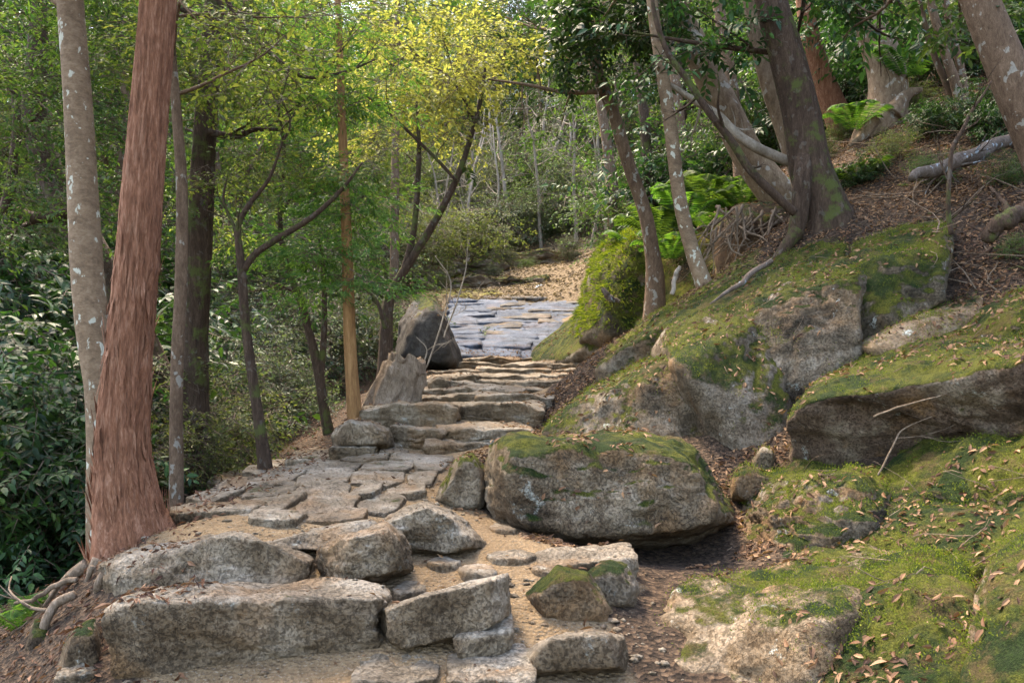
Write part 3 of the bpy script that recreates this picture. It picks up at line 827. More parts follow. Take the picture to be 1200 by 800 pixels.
def tube(g, pts, rad, n=24, seg=10, mat=0, bark=0.0, barkf=(7, 2.5), flare=None, wob=0.0, seed=0):
    C, R = catmull(pts, rad, n)
    T = np.gradient(C, axis=0)
    T /= np.linalg.norm(T, axis=1)[:, None] + 1e-9
    ref = np.array((1.0, 0, 0)) if abs(T[0][0]) < 0.9 else np.array((0, 1.0, 0))
    A = np.empty_like(C)
    a = ref - T[0] * (ref @ T[0])
    for i in range(n):
        a = a - T[i] * (a @ T[i])
        a /= np.linalg.norm(a) + 1e-9
        A[i] = a
    B = np.cross(T, A)
    th = np.linspace(0, 2 * np.pi, seg, endpoint=False)
    cs, sn = np.cos(th), np.sin(th)
    L = np.concatenate([[0], np.cumsum(np.linalg.norm(np.diff(C, axis=0), axis=1))])
    Rg = np.repeat(R[:, None], seg, 1)
    q = np.stack([np.tile(cs, n), np.tile(sn, n), np.repeat(L, seg)], 1)
    if wob:
        Rg = Rg * (1 + wob * fbm(q * np.array((1.1, 1.1, 2.2)) + seed, 3, seed).reshape(n, seg))
    if bark:
        qq = q * np.array((barkf[0], barkf[0], barkf[1]))
        Rg = Rg + bark * (ridged(qq + seed, 3, seed + 2).reshape(n, seg) - 0.4)
    if flare:
        lobes, amt, hgt = flare
        k = np.exp(-L / hgt)[:, None]
        ph = 1.3 + seed
        lob = 0.55 + 0.45 * np.cos(th * lobes + ph + 0.7 * np.sin(th * 2 + seed))[None]
        Rg = Rg * (1 + amt * k * lob)
    V = C[:, None] + (A[:, None] * cs[None, :, None] + B[:, None] * sn[None, :, None]) * Rg[..., None]
    V = V.reshape(-1, 3)
    i = np.arange(n - 1)[:, None] * seg
    j = np.arange(seg)[None]
    j2 = (j + 1) % seg
    f = np.stack([i + j, i + j2, i + seg + j2, i + seg + j], -1).reshape(-1, 4)
    V = np.vstack([V, C[0], C[-1]])
    c0, c1 = n * seg, n * seg + 1
    jj = np.arange(seg)
    cap0 = np.stack([(jj + 1) % seg, jj, np.full(seg, c0)], 1)
    cap1 = np.stack([(n - 1) * seg + jj, (n - 1) * seg + (jj + 1) % seg, np.full(seg, c1)], 1)
    g.add(V, [(f, mat), (cap0, mat), (cap1, mat)])
    return C, R

def unit(v):
    return v / (np.linalg.norm(v, axis=-1, keepdims=True) + 1e-9)

def leafset(base, d, nrm, L, Wd, six=False, fold=0.25, droop=0.15):
    d = unit(d)
    nrm = unit(nrm - d * (nrm * d).sum(1, keepdims=True))
    sd = np.cross(nrm, d)
    L, Wd = np.asarray(L)[:, None], np.asarray(Wd)[:, None]
    n = len(base)
    def pt(t, w):
        return base + d * L * t + sd * Wd * w + nrm * (abs(w) * Wd * fold - droop * L * t * t)
    if six:
        V = np.stack([pt(0, 0), pt(.28, .5), pt(.28, -.5), pt(.62, .45), pt(.62, -.45), pt(1, 0), pt(.28, 0), pt(.62, 0)], 1).reshape(-1, 3)
        b = np.arange(n)[:, None] * 8
        tri = np.concatenate([b + np.array([[0, 6, 1]]), b + np.array([[0, 2, 6]]), b + np.array([[5, 3, 7]]), b + np.array([[5, 7, 4]])])
        quad = np.concatenate([b + np.array([[1, 6, 7, 3]]), b + np.array([[6, 2, 4, 7]])])
        return V, [(tri, 0), (quad, 0)]
    V = np.stack([pt(0, 0), pt(.42, .5), pt(.42, -.5), pt(1, 0)], 1).reshape(-1, 3)
    b = np.arange(n)[:, None] * 4
    tri = np.concatenate([b + np.array([[0, 3, 1]]), b + np.array([[0, 2, 3]])])
    return V, [(tri, 0)]

def twigblade(g, a, b, w, mat=1):
    """thin three-sided twigs from points a to b"""
    d = unit(b - a)
    s = unit(np.cross(d, np.array((0.31, 0.2, 0.93))))
    t = np.cross(d, s)
    n = len(a)
    V = np.stack([a + s * w, a - s * w * .5 + t * w * .87, a - s * w * .5 - t * w * .87, b], 1).reshape(-1, 3)
    k = np.arange(n)[:, None] * 4
    g.add(V, [(np.concatenate([k + np.array([[0, 1, 3]]), k + np.array([[1, 2, 3]]), k + np.array([[2, 0, 3]])]), mat)])

def spray(kind, rg):
    """one leafy twig along +x, leaves facing +z"""
    g = Geo()
    if kind == 'broad':
        n = 11
        x = np.linspace(.04, .30, n)
        base = np.stack([x, np.zeros(n), -0.25 * x ** 2], 1)
        a = np.where(np.arange(n) % 2 == 0, 1, -1) * rg.uniform(.5, 1.2, n)
        a[-1] = 0
        d = np.stack([np.cos(a), np.sin(a), rg.uniform(-.5, .15, n)], 1)
        nr = np.stack([rg.normal(0, .3, n), rg.normal(0, .3, n), np.ones(n)], 1)
        L = rg.uniform(.045, .088, n)
        g.add(*leafset(base, d, nr, L, L * .40, True, .2, .22))
        twigblade(g, np.array([[0, 0, 0.]]), np.array([[.3, 0, -.02]]), .0035)
    elif kind in ('fine', 'maple', 'big'):
        n = {'fine': 34, 'maple': 46, 'big': 22}[kind]
        ln = {'fine': .034, 'maple': .036, 'big': .10}[kind]
        ext = {'fine': .36, 'maple': .46, 'big': .7}[kind]
        ms = 6
        mx = np.linspace(.08, .8, ms) * ext
        aa = np.where(np.arange(ms) % 2 == 0, 1, -1) * rg.uniform(.5, 1.0, ms)
        k = rg.integers(0, ms, n)
        t = rg.uniform(.15, 1, n) * ext * (0.62 - 0.35 * mx[k] / ext)
        base = np.stack([mx[k] + np.cos(aa[k]) * t, np.sin(aa[k]) * t, rg.normal(0, .02, n) * ext * 2 - .2 * t], 1)
        th = aa[k] + rg.normal(0, .8, n)
        d = np.stack([np.cos(th), np.sin(th), rg.uniform(-.5, .2, n)], 1)
        nr = np.stack([rg.normal(0, .35, n), rg.normal(0, .35, n), np.ones(n)], 1)
        L = ln * rg.uniform(.75, 1.35, n)
        g.add(*leafset(base, d, nr, L, L * {'fine': .5, 'maple': .75, 'big': .5}[kind]))
        twigblade(g, np.array([[0, 0, 0.]]), np.array([[ext * .9, 0, -.01]]), .003 * ext / .36)
        e = np.stack([mx + np.cos(aa) * ext * .4, np.sin(aa) * ext * .4, -.05 * np.ones(ms) * ext], 1)
        twigblade(g, np.stack([mx, 0 * mx, 0 * mx], 1), e, .002 * ext / .36)
    elif kind == 'feather':
        n = 90
        ms = 12
        ext = .42
        mx = np.linspace(.06, .95, ms) * ext
        aa = np.where(np.arange(ms) % 2 == 0, 1, -1) * rg.uniform(.55, .95, ms)
        k = rg.integers(0, ms, n)
        t = rg.uniform(.1, 1, n) * ext * (0.5 - 0.36 * mx[k] / ext)
        base = np.stack([mx[k] + np.cos(aa[k]) * t, np.sin(aa[k]) * t, rg.normal(0, .008, n) - .5 * t * t], 1)
        th = aa[k] + rg.choice([-.5, .5], n)
        d = np.stack([np.cos(th), np.sin(th), rg.uniform(-.4, .25, n)], 1)
        nr = np.stack([rg.normal(0, .4, n), rg.normal(0, .4, n), np.ones(n)], 1)
        L = rg.uniform(.035, .06, n)
        g.add(*leafset(base, d, nr, L, L * .2))
        twigblade(g, np.array([[0, 0, 0.]]), np.array([[ext, 0, -.02]]), .003)
    return g.arrays()

TEMPL = {k: [spray(k, np.random.default_rng(40 + i)) for i in range(5)] for k in ('broad', 'fine', 'maple', 'big', 'feather')}

def place_sprays(g, kind, pos, az_, pitch, roll, scale):
    n = len(pos)
    for t in range(5):
        sel = np.arange(t, n, 5)
        if len(sel) == 0:
            continue
        TV, TF = TEMPL[kind][t]
        a, p, r, s = az_[sel], pitch[sel], roll[sel], scale[sel]
        x = np.stack([np.cos(a) * np.cos(p), np.sin(a) * np.cos(p), np.sin(p)], 1)
        y0 = np.stack([-np.sin(a), np.cos(a), 0 * a], 1)
        z0 = np.cross(x, y0)
        y = y0 * np.cos(r)[:, None] + z0 * np.sin(r)[:, None]
        z = np.cross(x, y)
        V = (pos[sel][:, None] + s[:, None, None] * (TV[None, :, 0:1] * x[:, None] + TV[None, :, 1:2] * y[:, None] + TV[None, :, 2:3] * z[:, None])).reshape(-1, 3)
        off = (np.arange(len(sel)) * len(TV))
        g.add(V, [((f[None] + off[:, None, None]).reshape(-1, f.shape[1]), m) for f, m in TF])

def blob(g, kind, c, r, n, rg, scale=1.0, clump=10, droop=-0.25, flat=0.45):
    """n sprays in loose clumps inside the ellipsoid c, r"""
    nc = max(3, n // clump)
    d = rg.normal(size=(nc, 3))
    d = unit(d) * (rg.uniform(0, 1, (nc, 1)) ** 0.45)
    cc = c + d * r
    k = rg.integers(0, nc, n)
    sp = np.asarray(r).mean() * 0.17 + 0.06 * scale
    pos = cc[k] + rg.normal(0, 1, (n, 3)) * np.array((sp, sp, sp * flat))
    place_sprays(g, kind, pos, rg.uniform(0, 6.283, n), rg.normal(droop, .3, n), rg.normal(0, .35, n), scale * rg.uniform(.75, 1.3, n))

def twig_tree(g, p0, d0, length, r0, level, rg, tips, up=0.15, mat=0, spread=0.8, kids=(5, 4, 3), seg=6, wig=0.25):
    """a limb with side branches; tips gathers (point, direction)"""
    n = 6
    pts, rad = [p0], [r0]
    d = d0 / np.linalg.norm(d0)
    for i in range(n - 1):
        d = d + rg.normal(0, wig, 3) * 0.6 + np.array((0, 0, up * 0.35))
        d /= np.linalg.norm(d)
        pts.append(pts[-1] + d * length / (n - 1))
        rad.append(r0 * (1 - (i + 1) / n * 0.85))
    C, R = tube(g, pts, rad, n=10 if level else 6, seg=max(3, seg), mat=mat)
    if level <= 0:
        tips.append((C[-1], d))
        tips.append((C[len(C) // 2], d))
        return
    nk = kids[min(level - 1, len(kids) - 1)]
    for k in range(nk):
        t = 0.25 + 0.72 * (k + rg.uniform(0, .8)) / nk
        i = min(int(t * (len(C) - 1)), len(C) - 2)
        dd = C[i + 1] - C[i]
        dd = dd / np.linalg.norm(dd) + rg.normal(0, spread, 3)
        twig_tree(g, C[i], dd, length * rg.uniform(.4, .65), max(R[i] * .62, 0.003), level - 1, rg, tips, up, mat, spread, kids, seg - 1, wig)
    tips.append((C[-1], d))

# ------------------------------------------------------------------ trees drawn from the photograph
def px_poly(lst, D=None):
    return [P(a[0], a[1], a[2] if len(a) > 2 else D) for a in lst]

def near_tree(name, label, stems, bark, crown=None, leaf='leaf_mid', kind='fine', limbs=(), cat='tree', group=None, seg=20, n=60, barkamp=0.0, barkf=(7, 2.5), flare=(5, .5, .25),
              tops=None, crownname='crown', seed=0, wob=0.06, strips=0):
    """stems: [(D, [(px,row[,D])...], [width px ...])]; crown: [(px,row,D,rx,ry,rz metres,n)]; tops: random limbs from the top of stem 0"""
    rg = np.random.default_rng(1000 + seed)
    base = px_poly(stems[0][1], stems[0][0])[0]
    root = thing(name, label, cat, base, group)
    g = Geo()
    tips = []
    for i, (D, poly, wid) in enumerate(stems):
        pts = px_poly(poly, D)
        rad = [w / F * (q[2] if len(q) > 2 else D) * .5 for w, q in zip(wid, poly)]
        if i == 0:
            pts = [pts[0] - np.array((0, 0, .45))] + pts
            rad = [rad[0] * 1.05] + rad
        C, R = tube(g, pts, rad, n=n if i == 0 else max(24, n // 2), seg=seg if i == 0 else max(8, seg * 2 // 3), bark=barkamp * (1 if i == 0 else .6), barkf=barkf, flare=flare if i == 0 else None, wob=wob, seed=seed * 3 + i)
        if i == 0:
            C0, R0 = C, R
    for lb in limbs:
        D, poly, wid = lb
        pts = px_poly(poly, D)
        rad = [w / F * (q[2] if len(q) > 2 else D) * .5 for w, q in zip(wid, poly)]
        C, R = tube(g, pts, rad, n=26, seg=7, wob=.1, seed=seed + 5)
        for k in range(6, len(C) - 1, 4):
            dd = unit(C[k + 1] - C[k]) + rg.normal(0, .7, 3)
            twig_tree(g, C[k], dd, rg.uniform(.25, .6) * D / 7, R[k] * .5, 1, rg, tips, .1, kids=(4, 3), seg=4)
    if tops:
        cnt, t0, t1, ln = tops
        for k in range(cnt):
            i = int((t0 + (t1 - t0) * k / max(1, cnt - 1)) * (len(C0) - 2))
            a = rg.uniform(0, 6.283)
            twig_tree(g, C0[i], np.array((math.cos(a), math.sin(a), rg.uniform(.1, .7))), ln * rg.uniform(.7, 1.2), R0[i] * .45, 2, rg, tips, .15, kids=(4, 4), seg=6)
    V, Fc = g.arrays()
    solid("trunk", V, Fc, [M[bark]], base, root)
    if strips:
        ms = n * seg
        k = rg.integers(0, int(ms * .55), strips)
        A = V[k]
        Cc = C0[k // seg]
        Tn = unit(C0[np.minimum(k // seg + 1, n - 1)] - Cc)
        out = unit(A - Cc)
        L = rg.uniform(.04, .16, strips)
        d = Tn * rg.choice([-1, 1], (strips, 1)) + out * rg.uniform(.02, .16, (strips, 1)) + rg.normal(0, .05, (strips, 3))
        SV, SF = leafset(A + out * .002, d, out, L, rg.uniform(.008, .02, strips), True, .1, -.05)
        tag(solid("bark_strips", SV, SF, [M[bark]], base, root), kind="stuff")
    g = Geo()
    if crown:
        for (px, row, D, rx, ry, rz, cn) in crown:
            blob(g, kind, P(px, row, D), np.array((rx, ry, rz)), cn, rg)
    if tops and tips:
        tp = np.array([a for a, _ in tips])
        sel = tp[rg.integers(0, len(tp), min(len(tp), 110))]
        n_ = len(sel)
        place_sprays(g, kind, sel + rg.normal(0, .12, (n_, 3)), rg.uniform(0, 6.283, n_), rg.normal(-.2, .3, n_), rg.normal(0, .3, n_), rg.uniform(.9, 1.5, n_))
    if g.n:
        V, Fc = g.arrays()
        solid(crownname, V, Fc, [M[leaf], M['twig']], base, root, smooth=False)
    return root

# red cedar on the path's left edge
near_tree("cedar_tree", "large red-brown cedar trunk with fibrous peeling bark at the path's left edge",
          [(3.68, [(160, 668), (157, 640), (149, 600), (143, 540), (144, 490), (152, 400), (161, 300), (169, 200), (178, 100), (186, 0), (196, -150), (215, -700), (235, -1500)],
            [98, 86, 69, 57, 53, 47, 44, 41, 38, 36, 34, 26, 6])], 'bark_cedar', kind='feather', leaf='leaf_feather',
          seg=110, n=330, barkamp=0.017, barkf=(15, 3.4), flare=(5, .5, .6), tops=(14, .80, .97, 1.3), seed=1, wob=0.05, strips=520)
near_tree("tree", "grey-brown trunk with pale lichen spots just behind the red cedar",
          [(4.6, [(128, 680), (124, 600), (121, 520), (117, 450), (108, 380), (101, 300), (96, 200), (90, 100), (82, 0), (70, -150), (60, -700), (80, -1100)], [50, 42, 36, 34, 37, 36, 33, 31, 29, 27, 18, 5])],
          'bark_spot', kind='fine', leaf='leaf_mid', tops=(9, .75, .97, 1.5), seg=40, n=160, seed=2, wob=.07)
near_tree("tree", "dark crooked trunk leaning left among leaves at the far left edge",
          [(7.0, [(190, 480), (150, 380), (118, 315), (80, 245), (52, 185), (40, 120), (45, 20), (30, -150)], [50, 46, 40, 34, 30, 26, 20, 8])], 'bark_dark', kind='fine', leaf='leaf_mid', barkamp=.008,
          limbs=[(6.8, [(80, 250), (40, 255), (0, 240), (-40, 245)], [16, 14, 10, 6]), (6.6, [(6, 250), (15, 200), (20, 140), (12, 70)], [14, 12, 10, 6])],
          crown=[(40, 200, 6.0, .75, .6, .55, 110), (20, 90, 5.8, .8, .6, .5, 120), (120, 150, 6.5, .5, .5, .6, 70), (60, 20, 6.2, .8, .6, .5, 110), (120, 30, 6.4, .5, .6, .5, 80)], seed=3)
near_tree("tree", "slim grey trunk standing right of the red cedar",
          [(5.2, [(208, 615), (207, 590), (207, 450), (212, 330), (213, 220), (206, 120), (200, 40), (190, -120), (180, -500)], [20, 17, 14.5, 14, 13, 11, 9, 7, 3])], 'bark_brown', kind='fine', leaf='leaf_lime',
          crown=[(245, 110, 5.8, .5, .5, .3, 45), (255, 35, 6.0, .5, .5, .3, 45), (280, 190, 6.2, .35, .4, .2, 22)], tops=(5, .7, .95, 1.0), seed=4, seg=16)
near_tree("tree", "thick dark trunk with flaking bark behind the slim grey trunk",
          [(6.6, [(228, 600), (228, 520), (228, 400), (233, 300), (240, 160), (250, 20), (258, -120), (270, -600)], [40, 34, 30, 29, 25, 21, 18, 8])], 'bark_dark', kind='fine', leaf='leaf_lime', barkamp=.012, barkf=(6, 2),
          limbs=[(6.4, [(251, -45), (270, 8), (300, 45), (350, 88), (398, 86), (440, 70)], [7, 6, 5.5, 5, 4, 1.5]), (6.5, [(245, 155), (275, 160), (300, 152), (345, 153)], [9, 8, 6, 2]), (6.5, [(240, 120), (215, 70), (190, 30)], [7, 5, 2])],
          crown=[(300, 95, 7.4, .6, .7, .28, 60), (350, 25, 7.6, .7, .7, .3, 65), (262, 275, 7.2, .4, .5, .25, 28)], tops=(6, .75, .97, 1.4), seed=5, seg=24, n=90)
near_tree("tree", "small forked dark tree beside the landing, one arm reaching right",
          [(5.8, [(311, 556), (306, 510), (300, 470), (289, 390), (283, 315), (279, 268), (292, 240), (315, 210), (330, 170)], [18, 14, 12.5, 11, 10.5, 7, 6, 4, 2]),
           (5.8, [(284, 318), (300, 297), (330, 277), (365, 255), (398, 225), (425, 190)], [9, 8, 7.5, 6.5, 5, 2])], 'bark_dark', kind='fine', leaf='leaf_lime',
          limbs=[(5.8, [(283, 300), (274, 265), (262, 235), (268, 200)], [5, 4, 3, 1.5]), (5.9, [(330, 170), (340, 145), (330, 115)], [2.4, 2, 1])],
          crown=[(330, 175, 6.2, .35, .5, .18, 20), (418, 195, 6.1, .2, .3, .12, 12)], seed=6, seg=14)
near_tree("tree", "slender black twin-stemmed sapling left of the orange-brown trunk",
          [(7.0, [(387, 524), (380, 480), (371, 425), (352, 352), (336, 312), (328, 255), (333, 180), (325, 120)], [15, 12, 11, 9, 8, 6, 4.5, 2]),
           (7.0, [(376, 445), (380, 380), (379, 320), (374, 280)], [8, 7, 5.5, 2.5])], 'bark_dark', kind='fine', leaf='leaf_olive',
          limbs=[(7.0, [(350, 345), (330, 335), (318, 330)], [4, 3, 1]), (7.0, [(330, 250), (350, 215), (362, 190)], [4, 3, 1])],
          crown=[(345, 200, 7.4, .4, .5, .2, 22)], seed=7, seg=12)
near_tree("cypress_tree", "young cypress with an orange-brown trunk and feathery green sprays",
          [(6.5, [(416, 498), (413, 450), (410, 400), (407, 300), (403, 200), (398, 60), (394, -60), (392, -200)], [18, 15.5, 14.5, 13, 11, 8, 6, 2])], 'bark_orange', kind='feather', leaf='leaf_feather',
          crown=[(414, 335, 6.4, .2, .3, .12, 22), (382, 288, 6.3, .24, .35, .16, 30), (412, 245, 6.5, .16, .3, .16, 24), (392, 205, 6.5, .26, .35, .18, 34), (400, 120, 6.6, .25, .3, .25, 30), (396, 40, 6.6, .28, .3, .3, 34)],
          seed=8, seg=16)
near_tree("maple_tree", "twin-stemmed maple leaning over the stairs with yellow-green leaves",
          [(8.6, [(452, 452), (452, 420), (453, 380), (457, 348), (475, 315), (508, 262), (535, 210), (552, 160), (565, 108), (570, 60)], [22, 18, 15, 13, 10.5, 9, 7.5, 6, 4.5, 2]),
           (8.6, [(458, 352), (472, 318), (484, 275), (489, 225), (491, 168), (488, 120)], [9, 8, 7.5, 6.5, 5, 2.5]), (8.4, [(452, 385), (440, 350), (420, 335)], [6, 4, 2])], 'bark_dark', kind='maple', leaf='leaf_yellow',
          limbs=[(8.5, [(535, 212), (500, 175), (440, 120), (405, 103)], [4, 4, 3, 1.5]), (8.7, [(555, 140), (530, 95), (480, 60), (450, 50)], [4, 3, 2.5, 1.2])],
          crown=[(530, 105, 8.6, .50, .7, .26, 52), (465, 100, 8.8, .5, .7, .22, 40), (565, 50, 9.0, .5, .7, .22, 40), (500, 40, 9.0, .6, .7, .25, 44), (435, 150, 8.6, .35, .5, .14, 18), (525, 160, 9.0, .3, .45, .1, 14), (410, 60, 9.2, .5, .7, .25, 32)],
          seed=9, seg=14)
near_tree("tree", "straight mossy trunk behind the twin-stemmed maple",
          [(14, [(461, 420), (462, 340), (463, 200), (465, 60), (466, -80)], [13, 11, 9.5, 8, 5])], 'bark_brown', kind='fine', leaf='leaf_lime',
          crown=[(470, 20, 14, 1.1, 1, .6, 80), (425, 250, 14.5, .7, .8, .4, 45), (530, 5, 14.5, 1, 1, .5, 70)], seed=10, seg=10)

# trees of the right bank
near_tree("tree", "pinkish trunk rising from the shaggy mossy mound above the stairs",
          [(8.6, [(768, 330), (765, 300), (756, 250), (736, 190), (718, 130), (704, 95), (690, 40), (680, -60), (665, -300)], [22, 18, 16, 15.5, 14.5, 14, 12, 9, 4])], 'bark_brown', kind='broad', leaf='leaf_dark',
          limbs=[(8.4, [(700, 108), (660, 108), (620, 100), (572, 93)], [6, 5, 4, 2])],
          crown=[(690, 70, 8.2, .45, .5, .40, 70), (740, 60, 8.0, .4, .5, .45, 70), (660, 20, 8.4, .5, .5, .3, 60), (720, 10, 8.2, .5, .5, .35, 70), (770, 20, 8.0, .3, .4, .3, 40)], tops=(5, .8, .96, 1.2), seed=11, seg=18)
near_tree("tree", "pinkish trunk with white lichen bands leaning left, foot on the mossy rocks",
          [(7.3, [(832, 355), (824, 330), (810, 290), (796, 230), (786, 150), (774, 70), (764, 0), (750, -150), (740, -400)], [26, 20, 17, 16.5, 16, 15, 13, 9, 4])], 'bark_spot', kind='broad', leaf='leaf_dark',
          crown=[(830, 20, 7.3, .4, .4, .3, 40)], tops=(5, .8, .96, 1.2), seed=12, seg=20)
near_tree("tree", "thick pale trunk slanting up left behind the dark double trunk",
          [(8.4, [(945, 275), (925, 245), (882, 190), (848, 125), (812, 50), (786, 0), (740, -120), (700, -400)], [54, 44, 37, 35, 32, 29, 23, 8])], 'bark_pale', kind='broad', leaf='leaf_mid', tops=(6, .78, .96, 1.6), seed=13, seg=28, n=80)
near_tree("tree", "dark double trunk with mossy bark and spreading roots on the leafy slope",
          [(7.1, [(972, 270), (965, 240), (950, 195), (938, 130), (920, 60), (903, 0), (880, -120), (860, -500)], [60, 52, 46, 42, 39, 35, 28, 8]), (6.98, [(912, 335), (926, 295), (936, 255), (941, 205), (944, 150, 7.1), (938, 90, 7.15)], [8, 15, 20, 22, 16, 6]),
           (6.9, [(935, 270), (905, 310), (880, 345)], [16, 9, 5])], 'bark_dark', kind='broad', leaf='leaf_dark', barkamp=.008,
          limbs=[(7.2, [(915, 62), (870, 58), (800, 48), (742, 38)], [8, 6.5, 5, 2])], crown=[(850, 10, 7.0, .45, .5, .25, 34), (965, 5, 7.2, .5, .5, .25, 36), (1030, 20, 7.4, .5, .5, .3, 36)], tops=(6, .8, .96, 1.6), seed=14, seg=36, n=110, flare=(5, .2, .5))
near_tree("tree", "pale sunlit trunk close behind the dark double trunk",
          [(7.7, [(945, 230), (925, 165), (902, 100), (884, 25), (872, -60), (850, -300)], [28, 24, 21, 19, 15, 5])], 'bark_pale', kind='broad', leaf='leaf_mid', tops=(4, .8, .96, 1.3), seed=15, seg=18)
near_tree("tree", "short reddish leaning trunk between the dark and the buttressed pale trunk",
          [(10, [(992, 165), (975, 120), (958, 75), (945, 20), (930, -80)], [34, 28, 24, 20, 10])], 'bark_cedar', kind='broad', leaf='leaf_dark', crown=[(970, 40, 9.6, .5, .5, .4, 60), (1010, 20, 9.6, .5, .5, .4, 60)], seed=16, seg=16)
near_tree("tree", "pale trunk with buttress roots high on the right slope",
          [(9.2, [(1030, 165), (1040, 120), (1038, 80), (1020, 30), (1003, -20), (985, -120), (970, -300)], [60, 46, 42, 37, 34, 25, 8]), (9.0, [(1045, 135), (1062, 112), (1080, 105)], [26, 14, 6]), (9.0, [(1022, 140), (1012, 158), (995, 172)], [22, 13, 6])], 'bark_pale', kind='broad', leaf='leaf_mid',
          tops=(5, .8, .96, 1.4), seed=17, seg=22, flare=(4, .2, .25))
near_tree("tree", "cluster of three thin brown stems near the top right",
          [(8.2, [(1130, 145), (1120, 100), (1105, 55), (1090, 0), (1078, -60), (1060, -300)], [14, 11, 10, 9, 8, 3]), (8.25, [(1132, 145), (1128, 90), (1118, 50), (1108, 0), (1102, -80)], [11, 9, 9, 8, 4]), (8.3, [(1128, 140), (1112, 105), (1093, 60), (1082, 20), (1066, -60)], [9, 8, 7, 6, 3])],
          'bark_brown', kind='broad', leaf='leaf_dark', tops=(4, .8, .96, 1.0), crown=[(1140, 30, 8.5, .5, .4, .3, 50)], seed=18, seg=12)
near_tree("tree", "stout brown trunk leaning left at the right edge of the picture",
          [(5.9, [(1262, 270), (1238, 215), (1205, 140), (1176, 70), (1150, 5), (1125, -80), (1090, -400)], [66, 54, 46, 43, 40, 34, 10])], 'bark_brown', kind='broad', leaf='leaf_mid', crown=[(1090, 5, 6.4, .4, .5, .22, 30), (1190, 20, 6.8, .35, .5, .25, 26)], tops=(6, .8, .96, 1.6), seed=19, seg=26, n=80)

for i, (D, b, t_, w, bk, wh) in enumerate(((11, (870, 215), (838, -20), 16, 'bark_brown', "between the thick pale trunk and the dark double trunk"), (12.5, (905, 175), (890, -20), 13, 'bark_dark', "high behind the pale sunlit trunk"), (12, (1015, 125), (985, -20), 12, 'bark_brown', "left of the buttressed pale trunk, farther up"),
                                       (11.5, (1075, 95), (1062, -20), 12, 'bark_dark', "just right of the buttressed pale trunk"), (11.0, (1165, 70), (1140, -20), 14, 'bark_brown', "behind the three thin stems"), (13.5, (760, 235), (742, 20), 12, 'bark_dark', "in the shade behind the fern bed"),
                                       (15, (720, 250), (690, 40), 12, 'bark_brown', "beyond the shaggy mossy mound"), (16, (800, 215), (778, -20), 13, 'bark_brown', "farther up behind the white-banded trunk"))):
    near_tree("tree", "slender straight trunk " + wh, [(D, [b, ((b[0] * .6 + t_[0] * .4) + 3, b[1] * .6 + t_[1] * .4), t_, (t_[0] * 2 - b[0], t_[1] * 2 - b[1])], [w * 1.3, w, w * .85, w * .4])], bk, kind='broad', leaf='leaf_mid',
              crown=[(t_[0], 30, D, .8, .8, .5, 40)], seed=60 + i, seg=10, n=30)

# ------------------------------------------------------------------ dead wood, stumps, roots
def branch(name, label, cat, D, poly, wid, mat, twigs=0, seed=0, group=None, wob=.15, lvl=1):
    rg = np.random.default_rng(3000 + seed)
    pts = px_poly(poly, D)
    g = Geo()
    rad = [w / F * (q[2] if len(q) > 2 else D) * .5 for w, q in zip(wid, poly)]
    Pj, Rj = catmull(pts, rad, 9)
    Pj[1:-1] += rg.normal(0, .32, (7, 3)) * Rj[1:-1, None]
    C, R = tube(g, Pj, Rj, n=44, seg=10, wob=wob, seed=seed)
    for k in range(twigs):
        i = int(len(C) * rg.uniform(.2, .95))
        i = min(i, len(C) - 2)
        twig_tree(g, C[i], unit(C[i + 1] - C[i]) + rg.normal(0, .7, 3), rg.uniform(.2, .5), R[i] * .5, lvl, rg, [], .05, kids=(3, 3), seg=4)
    V, Fc = g.arrays()
    return tag(solid(name, V, Fc, [M[mat]], tuple(pts[0])), label, cat, group)

branch("dead_branch", "bare pale branch slanting across the thick pale trunk", "branch", 7.4, [(768, 92), (800, 110), (842, 135), (880, 168), (926, 190)], [5, 7, 9, 12, 12], 'bark_ghost', 3, 1)
branch("sapling", "dark curved bare stem arching left in front of the thick pale trunk", "sapling", 6.8, [(932, 250), (905, 225), (870, 190), (846, 150), (815, 105), (790, 70), (770, 28), (762, -20)], [10, 10, 9.5, 9, 8, 7, 6, 4], 'bark_dark', 6, 2)
branch("fallen_log", "pale bluish weathered log lying on the slope at right", "log", 6.5, [(1068, 210, 6.4), (1085, 200, 6.45), (1110, 196, 6.5), (1140, 180, 6.6), (1185, 164, 6.8)], [9, 16, 17, 18, 15], 'bluelit_wood', 2, 3)
branch("fallen_branch", "dark mossy branch half buried at the right edge", "branch", 5.4, [(1160, 275), (1190, 255), (1240, 235)], [18, 22, 22], 'bark_dark', 1, 4)
branch("sapling", "thin dark bent sapling on the leafy slope below the pale log", "sapling", 5.6, [(1115, 275), (1112, 225), (1118, 175), (1140, 130), (1162, 95)], [6, 5, 5, 4, 2], 'bark_dark', 4, 5)
branch("fallen_branch", "exposed root running down the mossy rocks, bleached light painted blue-grey", "root", 6.05, [(905, 305), (880, 322), (855, 340), (832, 356)], [6, 7, 5, 1.5], 'bluelit_wood', 0, 6, wob=.4)
branch("fallen_branch", "thin tan stick on the overhanging mossy rock", "stick", 3.75, [(1024, 488, 4.2), (1060, 475, 4.11), (1110, 461, 4.02)], [2.6, 2.4, 1.2], 'deadwood', 0, 7)
branch("fallen_branch", "bent brown twig propped below the overhang", "stick", 3.6, [(1025, 562, 4.1), (1045, 525, 4.12), (1058, 503, 4.15), (1092, 488, 4.1)], [2.2, 2.4, 1.8, 1], 'deadwood', 1, 8)
branch("dead_branch", "short pale stake leaning beside the white-banded trunk", "stick", 7.4, [(787, 345), (793, 320), (797, 312)], [5, 6, 4], 'bark_ghost', 0, 9)
